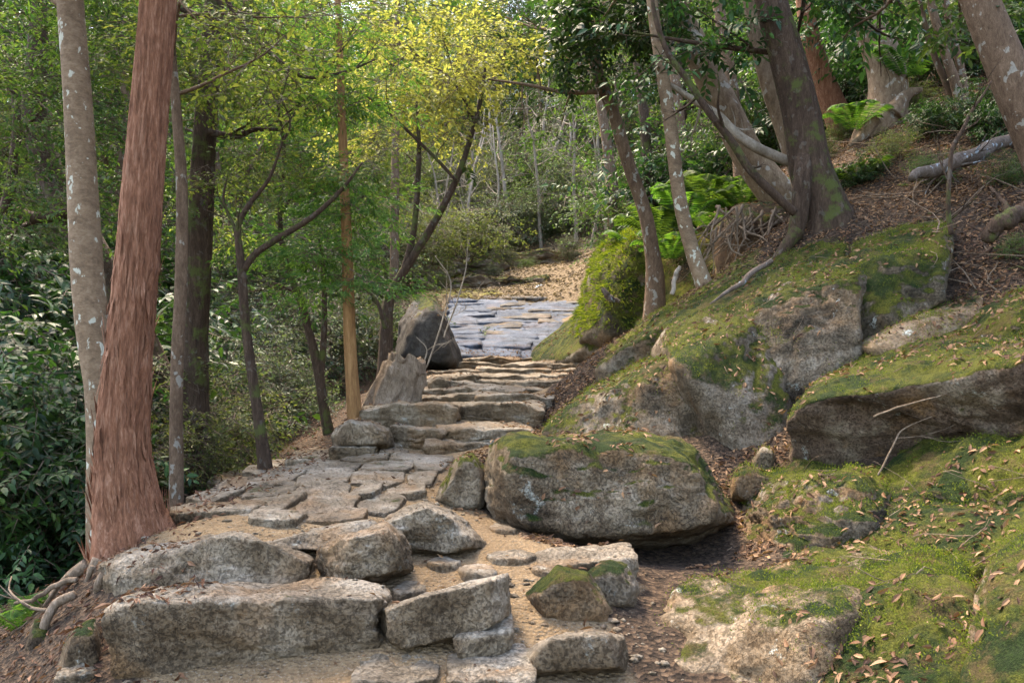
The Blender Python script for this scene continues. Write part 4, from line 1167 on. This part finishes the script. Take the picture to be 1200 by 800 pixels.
for i, (a, lab) in enumerate((([(520, 395), (533, 360), (545, 320), (548, 290)], "arching bare twig over the bluish slab, nearest the dark rock"),
                              ([(500, 430), (520, 370), (528, 330), (510, 300)], "pale whip of a twig rising behind the dark rock"),
                              ([(478, 480), (492, 440), (500, 410), (488, 395)], "pale bowed twig rising beside the broken stump"))):
    branch("bare_sapling", lab, "sapling", 9.4 if i < 2 else 7.2, a, [2, 1.8, 1.4, .8], 'bark_ghost', 3, 20 + i)

# broken stump left of the stairs
def stump(label, D, poly, wid, mat, seed, jag=.12):
    g = Geo()
    pts = px_poly(poly, D)
    rad = [w / F * D * .5 for w in wid]
    tube(g, pts, rad, n=50, seg=48, bark=.055, barkf=(3.2, 2.5), wob=.5, seed=seed, flare=(4, .4, .12))
    V, Fc = g.arrays()
    top = V[:, 2] > np.quantile(V[:, 2], .72)
    V[top, 2] += jag * fbm(V[top] * 9, 3, seed)
    ROCKGEO.append((V, np.vstack([f for f, _ in Fc if np.asarray(f).shape[1] == 3])))
    return tag(solid("tree_stump", V, Fc, [M[mat]], tuple(pts[0])), label, "tree stump")
stump("broken grey-brown tree stump with furrowed wood left of the stairs", 6.75, [(455, 500), (460, 470), (472, 442), (478, 420)], [64, 52, 46, 40], 'deadwood', 5)
branch("fallen_branch", "pale torn piece of wood sticking out of the mossy mound", "wood", 9.25, [(706, 338), (716, 348), (726, 354)], [5, 8, 4], 'bluelit_wood', 0, 31)

# roots under the cedar
GR = "exposed roots below the red cedar"
roots = [("thick exposed root curling down below the red cedar", 3.4, [(118, 650), (100, 690), (95, 730), (102, 790)], [26, 22, 20, 14]),
         ("outer exposed root reaching the bottom left of the cedar bank", 3.45, [(105, 655), (70, 690), (40, 715), (25, 745), (5, 760)], [22, 16, 15, 13, 9]),
         ("knotted root looping beside the lowest steps", 3.1, [(85, 690), (60, 715), (52, 745), (40, 790)], [14, 15, 14, 12]),
         ("short root clasping the left end of the long step block", 3.15, [(122, 665), (112, 700), (108, 740), (118, 770)], [18, 16, 13, 8]),
         ("thin root crossing the cedar bank under the thick ones", 3.3, [(90, 675), (60, 680), (40, 700), (20, 705)], [9, 9, 7, 4]),
         ("root spreading right from the cedar towards the small slab", 3.62, [(160, 625), (182, 622), (200, 618), (222, 622)], [30, 22, 14, 6])]
rgx = np.random.default_rng(8)
for D, po, wd in ((3.3, [(108, 660), (85, 705), (70, 740), (66, 780)], [8, 8, 6, 3]), (3.2, [(112, 690), (92, 735), (80, 770), (84, 800)], [10, 8, 7, 5]), (3.35, [(80, 672), (50, 705), (30, 725), (12, 735)], [7, 6, 5, 3]),
                  (3.25, [(98, 700), (75, 725), (45, 735), (20, 775)], [8, 7, 6, 4]), (3.0, [(70, 740), (90, 765), (110, 780), (118, 800)], [9, 8, 7, 5])):
    roots.append(("thin brown root winding down the cedar's earth bank", D, po, wd))
for i, (lab, D, po, wd) in enumerate(roots):
    branch("root", lab, "root", D + .06, [(a + random.uniform(-3, 3), b + 4 + random.uniform(-3, 3)) for a, b in po], [w_ * .75 for w_ in wd], 'bark_cedar' if i == 5 else 'deadwood', 1 if i != 5 else 0, 40 + i, GR, wob=.4)
for lab, ol, D in (("mossy stone tucked under the lowest step's left end", [(62, 800), (80, 740), (112, 722), (122, 760), (118, 806)], 2.66),
                   ("dark stone among the roots at the far left bottom", [(20, 770), (40, 722), (66, 730), (60, 790), (30, 800)], 3.1)):
    orock("boulder", lab, "boulder", ol, D, .35, 'boulder', p=9, rough=.09)

# ------------------------------------------------------------------ ferns, shrubs
def fern_geo(rg, nf=11, L=.55):
    g = Geo()
    for k in range(nf):
        a = k / nf * 6.283 + rg.uniform(-.3, .3)
        e = rg.uniform(.5, 1.1)
        m = 26
        t = np.linspace(.08, 1, m)
        ln = L * rg.uniform(.75, 1.15)
        r = ln * np.sin(t * e * 1.25) / 1.25
        z = ln * (np.sin(t * 2.2) * .55 * (1.3 - e * .5))
        ax = np.array((math.cos(a), math.sin(a), 0))
        C = ax[None] * r[:, None] + np.array((0, 0, 1.0))[None] * z[:, None]
        T = unit(np.gradient(C, axis=0))
        sd = np.array((-math.sin(a), math.cos(a), 0))
        up = np.cross(T, np.repeat(sd[None], m, 0))
        up *= np.sign(up[:, 2:3] + 1e-6)
        w = ln * .24 * np.sin(np.clip(t, 0, 1) * 2.75 + .3)
        for s in (1, -1):
            d = sd[None] * s + T * .35 + np.array((0, 0, -.15))
            g.add(*leafset(C, np.repeat(sd[None] * s, m, 0) + T * .35 + np.array((0, 0, -.18)), up, np.abs(w) + .012, np.full(m, ln / m * 1.0)))
        twigblade(g, C[:-1], C[1:], .0025)
    return g.arrays()

ferns = [mesh_from("fronds", *fern_geo(np.random.default_rng(60 + i)), [M['leaf_fern'], M['twig']], smooth=False) for i in range(3)]
GFN = "ferns on the right bank"
fern_spots = [(770, 262, 9.6, 1.3, "bright fern nearest the shaggy mossy mound, at the foot of the pinkish trunk"), (800, 245, 9.8, 1.4, "large lime fern between the two pinkish trunks"),
              (830, 228, 10, 1.4, "bright fern behind the white-banded trunk, highest of the fern bed"), (850, 262, 9, 1.1, "fern hanging over the dark root hollow"),
              (785, 290, 9, 1.0, "shaded fern low between the two pinkish trunks"), (1000, 140, 9, .9, "fern beside the buttressed pale trunk"), (870, 230, 9.4, 1.0, "fern against the thick pale trunk"),
              (1060, 75, 9, 1.1, "light green fern under the three thin stems"), (745, 285, 10.4, 1.0, "small fern behind the shaggy mossy mound"), (25, 735, 3.5, .55, "small fern at the bottom left corner among roots"),
              (960, 215, 8, .7, "small fern in the litter right of the dark double trunk"), (1010, 205, 7.6, .7, "drooping fern on the litter below the buttress roots")]
for i, (px, row, D, sc, lab) in enumerate(fern_spots):
    q = P(px, row, D)
    f0 = thing("fern", lab, "fern", (q[0], q[1], max(q[2] - .15 * sc, gz(q[0], q[1]) - .02)), GFN)
    f0.rotation_euler = (random.uniform(-.15, .15), random.uniform(-.15, .15), random.uniform(0, 6))
    f0.scale = (sc,) * 3
    link("fronds", ferns[i % 3], (0, 0, 0), f0)

# shaggy moss growing over the root mound above the stairs
mo = [o for o in COL.objects if o.name.startswith("mossy_mound")][0]
rg = np.random.default_rng(5)
me = mo.data
nt_ = len(me.polygons)
cn, nn, ar = np.empty(nt_ * 3, np.float32), np.empty(nt_ * 3, np.float32), np.empty(nt_, np.float32)
me.polygons.foreach_get("center", cn); me.polygons.foreach_get("normal", nn); me.polygons.foreach_get("area", ar)
cn, nn = cn.reshape(-1, 3).astype(float), nn.reshape(-1, 3).astype(float)
w_ = ar * sstep(-.05, .35, nn[:, 2] + .5 * fbm(cn * 4, 3, 6))
k = rg.choice(nt_, 9000, p=w_ / w_.sum())
dd = unit(nn[k] * .9 + np.array((-.1, -.1, -.45)) + rg.normal(0, .3, (9000, 3)))
V, Fc = leafset(cn[k], dd, nn[k] + rg.normal(0, .4, (9000, 3)), rg.uniform(.03, .10, 9000), np.full(9000, .012))
link("moss_strands", mesh_from("moss_strands", V, Fc, [M['leaf_moss']], smooth=False), (0, 0, 0), mo)

def shrub_meshes(kind, leaf, seed, n, r, scale=1.0, stems=7):
    rg = np.random.default_rng(seed)
    gs, gc, tips = Geo(), Geo(), []
    for k in range(stems):
        a = rg.uniform(0, 6.283)
        twig_tree(gs, np.array((rg.normal(0, .06), rg.normal(0, .06), -.1)), np.array((math.cos(a) * .6, math.sin(a) * .6, 1)), r[2] * 1.5, .014 * r[2], 2, rg, tips, .1, kids=(4, 4), seg=5)
    blob(gc, kind, np.array((0, 0, r[2] * 1.05)), np.array(r), n, rg, scale, clump=6)
    return (mesh_from("stems", *gs.arrays(), [M['bark_dark']]), mesh_from("crown", *gc.arrays(), [M[leaf], M['twig']], smooth=False))

SH = {'glossy': [shrub_meshes('broad', 'leaf_dark', 200 + i, 520, (.75, .75, .7), 1.1) for i in range(3)],
      'lacy': [shrub_meshes('fine', 'leaf_olive', 210 + i, 230, (.7, .7, .6), 1.1) for i in range(3)],
      'grey': [shrub_meshes('fine', 'leaf_grey', 220 + i, 240, (.8, .8, .7), 1.2) for i in range(2)],
      'green': [shrub_meshes('fine', 'leaf_mid', 230 + i, 240, (.75, .75, .65), 1.15) for i in range(3)]}
def put_shrub(kind, px, row, D, sc, label, group):
    """row: where its foot stands"""
    q = P(px, row, D)
    z = gz(q[0], q[1])
    e = thing("shrub", label, "shrub", (q[0], q[1], z - .05), group)
    e.rotation_euler = (0, 0, random.uniform(0, 6.28))
    e.scale = (sc * random.uniform(.9, 1.1), sc * random.uniform(.9, 1.1), sc * random.uniform(.9, 1.15))
    ms, mc = random.choice(SH[kind])
    link("stems", ms, (0, 0, 0), e)
    link("crown", mc, (0, 0, 0), e)
    return e

G1 = "glossy dark shrubs in the hollow left of the path"
L1 = "glossy dark green broadleaf shrub in the shady hollow left of the spotted trunk"
for px, D, sc in ((15, 5.2, .9), (70, 5.6, .85), (-60, 5.4, 1.1), (40, 6.4, 1.2), (-20, 7.2, 1.5), (100, 7.4, 1.3), (0, 9.0, 1.8), (70, 9.4, 1.9), (-110, 8.6, 1.8), (140, 9.0, 1.6), (-20, 11.5, 2.3), (90, 11.8, 2.2), (-180, 11.5, 2.4)):
    put_shrub('glossy', px, 600, D, sc, L1, G1)
G2 = "lacy shrubs behind the forked tree"
for px, D, sc, lab in ((185, 6.2, .7, "lacy olive shrub filling the gap between red cedar and slim grey trunk"), (245, 7.0, .9, "lacy olive shrub under the thick dark trunk"), (275, 8.2, 1.0, "hazy grey-green shrub directly behind the small forked tree"),
                       (340, 9.2, .75, "hazy grey-green shrub behind the black twin-stemmed sapling"), (200, 9.5, 1.4, "taller lacy shrub behind the slim grey trunk")):
    put_shrub('grey' if px in (275, 340) else 'lacy', px, 560, D, sc, lab, G2)
G3 = "undergrowth shrubs beyond the landing"
L3 = {'grey': "hazy grey-green shrub in the undergrowth left of the stairs", 'green': "small-leaved green shrub in the undergrowth left of the stairs"}
for kind, px, D, sc in (('grey', 320, 11.5, 1.3), ('green', 250, 11.5, 1.5), ('grey', 390, 12.0, 1.1), ('green', 430, 13.5, 1.2), ('grey', 350, 14.5, 1.7), ('green', 290, 15, 1.9), ('grey', 200, 14, 2.0), ('green', 140, 13, 2.0),
                        ('green', 400, 17, 1.7), ('grey', 450, 18.5, 1.4), ('green', 340, 19, 2.2), ('grey', 250, 19, 2.4), ('green', 160, 18, 2.6)):
    put_shrub(kind, px, 500, D, sc, L3[kind], G3)
GC = "low plants dotted over the clearing"
for i in range(16):
    px, D = random.uniform(470, 700), random.uniform(18.5, 30)
    put_shrub(random.choice(('lacy', 'grey', 'green')), px, 300, D, random.uniform(.22, .5), "low scrubby plant growing in the litter of the clearing beyond the slab", GC)
G4 = "shrubs at the foot of the far wood"
L4 = {'grey': "hazy grey-green shrub at the edge of the wood beyond the slab", 'green': "bushy green shrub at the edge of the wood beyond the slab", 'lacy': "straw-coloured airy shrub at the edge of the wood beyond the slab"}
for kind, px, D, sc in (('lacy', 480, 20, 1.5), ('lacy', 530, 22, 1.7), ('lacy', 500, 26, 2.2), ('grey', 560, 31, 2.2), ('grey', 620, 32, 2.4), ('green', 660, 30, 2.2), ('grey', 690, 27, 1.9), ('grey', 640, 36, 2.8), ('green', 580, 38, 2.8),
                        ('green', 700, 33, 2.6), ('grey', 520, 34, 2.6), ('grey', 600, 27, 1.5), ('green', 640, 29, 1.6), ('grey', 560, 28, 1.7), ('lacy', 610, 33, 2.2), ('green', 545, 36, 2.6), ('grey', 670, 33, 2.3), ('green', 615, 40, 3.0), ('green', 450, 30, 2.6), ('lacy', 440, 24, 2.0), ('green', 400, 27, 2.6)):
    put_shrub(kind, px, 300, D, sc, L4[kind], G4)
G5 = "shrubs on the right bank"
for kind, px, D, sc, lab in (('glossy', 930, 11, 1.0, "glossy shrub behind the reddish leaning trunk"), ('glossy', 1000, 10.5, .8, "glossy shrub between the reddish and the buttressed trunk"), ('green', 1080, 10.5, 1.0, "green shrub behind the buttressed pale trunk"),
                        ('glossy', 1150, 9.8, .8, "glossy shrub behind the three thin stems"), ('green', 870, 13, 1.3, "green shrub behind the thick pale trunk"), ('glossy', 800, 13.5, 1.4, "glossy shrub behind the fern bed"), ('green', 740, 15, 1.4, "green shrub above the shaggy mossy mound"),
                        ('glossy', 1210, 11, 1.2, "glossy shrub at the top right corner"), ('glossy', 960, 15, 1.6, "tall glossy shrub high behind the dark double trunk"), ('green', 1080, 15, 1.8, "tall green shrub high on the right slope"), ('glossy', 1180, 7.2, .35, "small glossy bush in the litter beside the pale log")):
    put_shrub(kind, px, 300, D, sc, lab, G5)

G6 = "small green plants in the litter of the right slope"
for i, (px, row, sc) in enumerate(((960, 190, .28), (1010, 215, .22), (1050, 190, .3), (1100, 215, .24), (1145, 150, .3), (1065, 130, .34), (1180, 215, .26), (1120, 60, .4), (985, 165, .3), (1190, 300, .16), (1090, 160, .26), (1010, 120, .36))):
    q = on_ground(px, row, 5.0)
    put_shrub(('green', 'glossy', 'lacy')[i % 3], px, row, q[1], sc, "small " + ('green', 'glossy dark', 'lacy olive')[i % 3] + " plant growing in the litter of the upper right slope", G6)

# ------------------------------------------------------------------ the wood behind
def wood_tree(kind, leaf, bark, seed, hgt, cr, n, scale, low=.25):
    rg = np.random.default_rng(seed)
    gt, gc, tips = Geo(), Geo(), []
    pts = [np.array((0, 0, -.4))]
    for k in range(1, 7):
        pts.append(np.array((rg.normal(0, .12) * k * .5, rg.normal(0, .12) * k * .5, hgt * k / 6.3)))
    C, R = tube(gt, pts, np.linspace(hgt * .018, hgt * .004, 7), n=30, seg=9, flare=(4, .5, .3), wob=.1, seed=seed)
    for k in range(11):
        i = int((low + (.95 - low) * k / 11) * 29)
        a = k * 2.4 + rg.uniform(0, 1)
        twig_tree(gt, C[i], np.array((math.cos(a), math.sin(a), rg.uniform(.15, .6))), cr * rg.uniform(.6, 1.0), R[i] * .5, 1, rg, tips, .12, kids=(4, 3), seg=5)
    nb = 11
    for k in range(nb):
        t = low + (1 - low) * (k + .5) / nb
        a = k * 2.4 + rg.uniform(0, 1)
        rad = cr * (1.05 - .75 * abs(t - .55) / .55) * .62
        c = np.array((math.cos(a) * rad, math.sin(a) * rad, hgt * t))
        blob(gc, kind, c, np.array((cr * .52, cr * .52, hgt * .075)), n // nb, rg, scale, clump=6, flat=.5)
    return (mesh_from("trunk", *gt.arrays(), [M[bark]]), mesh_from("crown", *gc.arrays(), [M[leaf], M['twig']], smooth=False))

WT = {'broad': [wood_tree('big', 'leaf_mid', 'bark_brown', 300 + i, 9.0, 2.3, 620, .95) for i in range(3)],
      'olive': [wood_tree('big', 'leaf_olive', 'bark_brown', 310 + i, 8.0, 2.1, 520, .85) for i in range(2)],
      'lime': [wood_tree('big', 'leaf_lime', 'bark_dark', 320 + i, 8.0, 2.2, 480, .8) for i in range(2)],
      'dark': [wood_tree('big', 'leaf_dark', 'bark_dark', 330 + i, 11.0, 2.2, 700, .95, .15) for i in range(2)],
      'cedar': [wood_tree('feather', 'leaf_feather', 'bark_cedar', 340 + i, 11.0, 1.7, 1200, 1.5, .2) for i in range(2)]}
WL = {'broad': "full-crowned green tree in the wood behind the path", 'olive': "olive-leaved tree in the wood behind the path", 'lime': "bright yellow-green tree in the wood behind the path",
      'dark': "dark evergreen tree in the wood behind the path", 'cedar': "feathery conifer in the wood behind the path"}
def put_tree(kind, x, y, sc):
    e = thing("tree", WL[kind], "tree", (x, y, gz(x, y) - .05), "trees of the wood behind the path")
    e.rotation_euler = (random.uniform(-.05, .05), random.uniform(-.05, .05), random.uniform(0, 6.28))
    s = sc * random.uniform(.88, 1.12)
    e.scale = (s, s, s * random.uniform(.92, 1.1))
    a, b = random.choice(WT[kind])
    link("trunk", a, (0, 0, 0), e)
    link("crown", b, (0, 0, 0), e)

near_w = [('dark', -130, 11, 1.0), ('dark', 30, 19, 1.2), ('dark', -280, 14, 1.1), ('dark', 190, 26, 1.1), ('olive', -30, 10, .75), ('broad', 150, 12.5, .8), ('broad', 265, 17, .85), ('broad', 60, 15, 1.0), ('cedar', 330, 23, .9), ('lime', 400, 25, .85), ('broad', 210, 22, 1.0), ('olive', 480, 30, .9),  # leading dark evergreens are added to shade the left hollow
          ('dark', 120, 22, 1.1), ('broad', -60, 18, 1.1), ('broad', 740, 21, .8), ('dark', 800, 19, .8), ('broad', 880, 18, .7), ('dark', 980, 17, .7), ('broad', 1090, 18, .7), ('dark', 1200, 17, .7), ('olive', 760, 27, .9),
          ('broad', 310, 30, 1.1), ('dark', 690, 36, 1.0), ('olive', 640, 42, 1.0), ('dark', 590, 44, 1.0), ('broad', 530, 42, 1.0), ('olive', 710, 46, 1.0), ('dark', 610, 52, 1.1), ('dark', 660, 50, 1.1)]
for k, px, D, sc in near_w:
    put_tree(k, (px - 600) / F * D, D, sc)
wr = random.Random(5)
placed = []
tries = 0
while len(placed) < 190 and tries < 6000:
    tries += 1
    y = wr.uniform(28, 96)
    x = wr.uniform(-.72, .72) * y
    px = 600 + x / y * F
    if y < 40 and 430 < px < 690:
        continue
    if any((x - a) ** 2 + (y - b) ** 2 < (2.6 + y * .012) ** 2 for a, b in placed):
        continue
    placed.append((x, y))
    put_tree(wr.choice(['broad', 'broad', 'olive', 'lime', 'dark', 'cedar']), x, y, wr.uniform(.85, 1.25) * (1.35 if y > 60 else 1))

# bare pale trees at the edge of the wood
def bare_tree(seed, hgt):
    rg = np.random.default_rng(seed)
    g = Geo()
    pts = [np.array((0, 0, -.3))]
    d = np.array((rg.normal(0, .12), rg.normal(0, .1), 1))
    for k in range(7):
        d = d + rg.normal(0, .13, 3) * np.array((1, 1, .2))
        d /= np.linalg.norm(d)
        pts.append(pts[-1] + d * hgt / 7)
    C, R = tube(g, pts, np.linspace(.075, .015, 8), n=36, seg=8, wob=.12, seed=seed)
    tw = Geo()
    for k in range(13):
        i = int((.3 + .65 * k / 13) * 34)
        a = rg.uniform(0, 6.283)
        if k % 2 == 0:
            twig_tree(tw, C[i], np.array((math.cos(a), math.sin(a), rg.uniform(.3, 1.1))), hgt * rg.uniform(.14, .26), R[i] * .5, 2, rg, [], .12, kids=(3, 3), seg=4)
    return mesh_from("trunk", *g.arrays(), [M['bark_ghost']]), mesh_from("crown", *tw.arrays(), [M['bark_ghost']])
BT = [bare_tree(400 + i, 5.5) for i in range(4)]
for i, (px, D, sc) in enumerate(((577, 27, .9), (600, 29, 1.2), (618, 30, 1.25), (636, 27, .95), (655, 29, 1.1), (672, 26, 1.0), (690, 25, .9), (545, 25, .9), (562, 31, 1.2), (712, 22, .8), (500, 21, .7), (520, 24, .8), (645, 34, 1.3), (585, 34, 1.3), (535, 28, 1.1), (665, 32, 1.3), (700, 29, 1.1))):
    x = (px - 600) / F * D
    e = thing("bare_tree", "thin bare whitish tree at the edge of the wood beyond the slab", "tree", (x, D, gz(x, D) - .05), "bare pale trees beyond the slab")
    e.rotation_euler = (0, 0, random.uniform(0, 6.28))
    e.scale = (sc,) * 3
    link("trunk", BT[i % 4][0], (0, 0, 0), e)
    link("crown", BT[i % 4][1], (0, 0, 0), e)

# ------------------------------------------------------------------ litter
Va, Fa, off = [gV], [np.concatenate([gfaces[:, [0, 1, 2]], gfaces[:, [0, 2, 3]]])], len(gV)
for V, Fc in ROCKGEO:
    Va.append(V)
    Fa.append(Fc + off)
    off += len(V)
keep = Fa[0]
cen = gV[keep[:, 0]]
keep = keep[(cen[:, 1] > 1.2) & (cen[:, 1] < 40) & (np.abs(cen[:, 0]) < 16)]
bvh = BVHTree.FromPolygons([tuple(v) for v in np.vstack(Va)], [tuple(f) for f in np.vstack([keep] + Fa[1:])])

def settle(xs, ys, maxslope=.45, onrock=1.0):
    P_, N_ = [], []
    for x, y in zip(xs, ys):
        h, n, fi, _ = bvh.ray_cast(Vector((x, y, 30)), Vector((0, 0, -1)))
        if h is None or n.z < maxslope or (fi >= len(keep) and rg.uniform() > onrock):
            continue
        P_.append(h[:])
        N_.append(n[:])
    return np.array(P_), np.array(N_)

def scatter_leaves(name, label, xs, ys, mat, L0, L1, ratio, lift=.008, maxslope=.45, rg=None, onrock=1.0, six=False):
    Pp, Nn = settle(xs, ys, maxslope, onrock)
    n = len(Pp)
    d = rg.normal(size=(n, 3))
    d -= Nn * (d * Nn).sum(1, keepdims=True)
    d = unit(d) + Nn * rg.normal(.05, .3, (n, 1))
    nr = Nn + rg.normal(0, .7, (n, 3))
    L = rg.uniform(L0, L1, n)
    V, Fc = leafset(Pp + Nn * lift, d, nr, L, L * ratio * rg.uniform(.6, 1.3, n), six, rg.uniform(.1, .6), .35)
    return tag(solid(name, V, Fc, [M[mat]], (0, 0, 0), smooth=False), label, "leaf litter", kind="stuff")

rg = np.random.default_rng(77)
n = 120000
ys = 2.0 + 10 * rg.uniform(0, 1, n) ** 1.6
xs = np.interp(ys, PATH[:, 0], PATH[:, 2]) + rg.uniform(-.05, 1, n) * (1.2 + ys * .55)
q = np.stack([xs, ys, 0 * xs], 1)
kp = (fbm(q * 1.5, 4, 71) + .10 * (xs - np.interp(ys, PATH[:, 0], PATH[:, 2])) - .10 + .07 * (ys - 4.5)) > rg.uniform(-.07, .07, n)
scatter_leaves("leaf_litter", "brown dead leaves lying over the right bank", xs[kp], ys[kp], 'litter', .018, .048, .36, rg=rg, onrock=.22, six=True)
n = 12000
ys = 2.4 + 9 * rg.uniform(0, 1, n) ** 1.4
xs = np.interp(ys, PATH[:, 0], PATH[:, 1]) - rg.uniform(-.1, 1, n) * (.6 + ys * .5)
scatter_leaves("leaf_litter", "brown dead leaves under the trees left of the path", xs, ys, 'litter', .018, .045, .36, rg=rg)
n = 2600
ys = 2.4 + 8.5 * rg.uniform(0, 1, n) ** 1.2
xs = np.interp(ys, PATH[:, 0], PATH[:, 1]) + rg.uniform(0, 1, n) * (np.interp(ys, PATH[:, 0], PATH[:, 2]) - np.interp(ys, PATH[:, 0], PATH[:, 1]))
q = np.stack([xs, ys, 0 * xs], 1)
kp = fbm(q * 2, 3, 73) > rg.uniform(-.1, .5, n)
scatter_leaves("leaf_litter", "scattered small dead leaves on the sandy path and stones", xs[kp], ys[kp], 'litter', .012, .035, .4, lift=.003, rg=rg)
n = 34000
ys = rg.uniform(13.5, 34, n)
xs = rg.uniform(-.13, .14, n) * ys
scatter_leaves("leaf_litter", "straw-coloured leaves covering the clearing beyond the slab", xs[(ys > 17.3) | (xs > 1.35) | (xs < -1.25)], ys[(ys > 17.3) | (xs > 1.35) | (xs < -1.25)], 'straw', .04, .12, .35, rg=rg)
# fallen twigs, brushwood, pebbles
def lying(n, y0, y1, off0, off1, La, Lb, rad, name, label, mat, seed):
    rg = np.random.default_rng(seed)
    ys = y0 + (y1 - y0) * rg.uniform(0, 1, n) ** 1.2
    xs = np.interp(ys, PATH[:, 0], PATH[:, 2]) + rg.uniform(off0, 1, n) * (off1 + ys * .55)
    Pp, Nn = settle(xs, ys, .4, .35)
    g = Geo()
    for p, nn in zip(Pp, Nn):
        d = rg.normal(size=3)
        d -= nn * (d @ nn)
        d = unit(d) + nn * rg.normal(.06, .1)
        L = rg.uniform(La, Lb)
        pts = [p + nn * .008]
        for k in range(3):
            d = unit(d + rg.normal(0, .22, 3))
            pts.append(pts[-1] + d * L / 3)
        tube(g, pts, [rad, rad * .8, rad * .55, rad * .25], n=5, seg=4)
        if rg.uniform() < .5:
            tube(g, [pts[1], pts[1] + unit(d + rg.normal(0, .6, 3)) * L * .4], [rad * .6, rad * .2], n=3, seg=3)
    V, Fc = g.arrays()
    tag(solid(name, V, Fc, [M[mat]], (0, 0, 0)), label, "twigs", kind="stuff")
lying(650, 2.6, 9, .3, 1.2, .08, .3, .0022, "fallen_twigs", "thin fallen twigs strewn over the right bank", 'deadwood', 81)
lying(190, 5.2, 11, .5, 1.6, .25, .8, .006, "brushwood", "dead brushwood lying in the leaf litter high on the right slope", 'deadwood', 82)
lying(60, 5.4, 10, .5, 1.6, .3, 1.0, .008, "brushwood", "dark rotten sticks lying in the leaf litter on the right slope", 'bark_dark', 83)
n = 5200
ys = 2.4 + 5.5 * rg.uniform(0, 1, n) ** 1.1
L_, R_ = np.interp(ys, PATH[:, 0], PATH[:, 1]), np.interp(ys, PATH[:, 0], PATH[:, 2])
xs = L_ + rg.uniform(-.03, 1.15, n) * (R_ - L_)
q = np.stack([xs, ys, 0 * xs], 1)
kp = fbm(q * 1.8, 3, 91) > rg.uniform(-.2, .35, n)
Pp, Nn = settle(xs[kp], ys[kp], .8, .05)
U, UF = ico(2)
n = len(Pp)
rad = .004 + .016 * rg.uniform(0, 1, n) ** 5
sh = rg.uniform(.6, 1.2, (n, 1, 3)) * np.array((1.2, 1, .7))
V = Pp[:, None] + U[None] * rad[:, None, None] * sh * (1 + .18 * rg.normal(size=(n, len(U), 1)))
F_ = (UF[None] + (np.arange(n) * len(U))[:, None, None]).reshape(-1, 3)
tag(solid("pebbles", V.reshape(-1, 3), [(F_, 0)], [M['step']], (0, 0, 0)), "small pebbles and grit scattered on the sandy path", "pebbles", kind="stuff")

# moss fuzz on the bank rocks
fz_p, fz_n = [], []
for o_ in [o for o in COL.objects if o.name.startswith("mossy_rock")]:
    me = o_.data
    nt_ = len(me.polygons)
    cn, nn, ar = np.empty(nt_ * 3, np.float32), np.empty(nt_ * 3, np.float32), np.empty(nt_, np.float32)
    me.polygons.foreach_get("center", cn); me.polygons.foreach_get("normal", nn); me.polygons.foreach_get("area", ar)
    cn = cn.reshape(-1, 3) + np.array(o_.location)
    nn = nn.reshape(-1, 3)
    k = rg.choice(nt_, int(min(9000, ar.sum() * 6500 / max(1, (cn[:, 1].min() / 3.0) ** 1.5))), p=ar / ar.sum())
    fz_p.append(cn[k]); fz_n.append(nn[k])
fz_p, fz_n = np.vstack(fz_p), np.vstack(fz_n)
kp = (fz_n[:, 2] * .7 + fbm(fz_p * 2.6, 4, 95) * 1.2 + rg.normal(0, .15, len(fz_p)) > .62)
fz_p, fz_n = fz_p[kp], fz_n[kp]
n = len(fz_p)
k3 = np.repeat(np.arange(n), 8)
bp = fz_p[k3] + rg.normal(0, .012, (n * 8, 3)) - fz_n[k3] * .002
dv = fz_n[k3] + rg.normal(0, .55, (n * 8, 3))
L = rg.uniform(.005, .013, n * 8)
V, Fc = leafset(bp, dv, rg.normal(size=(n * 8, 3)), L, L * .35)
tag(solid("moss_tufts", V, Fc, [M['leaf_moss']], (0, 0, 0), smooth=False), "short shaggy moss growing on the bank rocks", "moss", kind="stuff")

# roots hanging in the dark hollow
rgx = np.random.default_rng(96)
g = Geo()
for k in range(46):
    p0 = P(rgx.uniform(838, 930), rgx.uniform(240, 275), rgx.uniform(7.45, 7.65))
    pts = [p0]
    d = np.array((rgx.normal(-.3, .4), -.25, -1.0))
    for j in range(4):
        d = d + rgx.normal(0, .35, 3)
        pts.append(pts[-1] + unit(d) * rgx.uniform(.08, .17))
    tube(g, pts, np.linspace(rgx.uniform(.006, .016), .003, 5), n=9, seg=5)
V, Fc = g.arrays()
tag(solid("root_tangle", V, Fc, [M['deadwood']], tuple(P(880, 300, 7.5))), "tangle of thin roots hanging over the dark earth under the thick pale trunk", "roots", "")
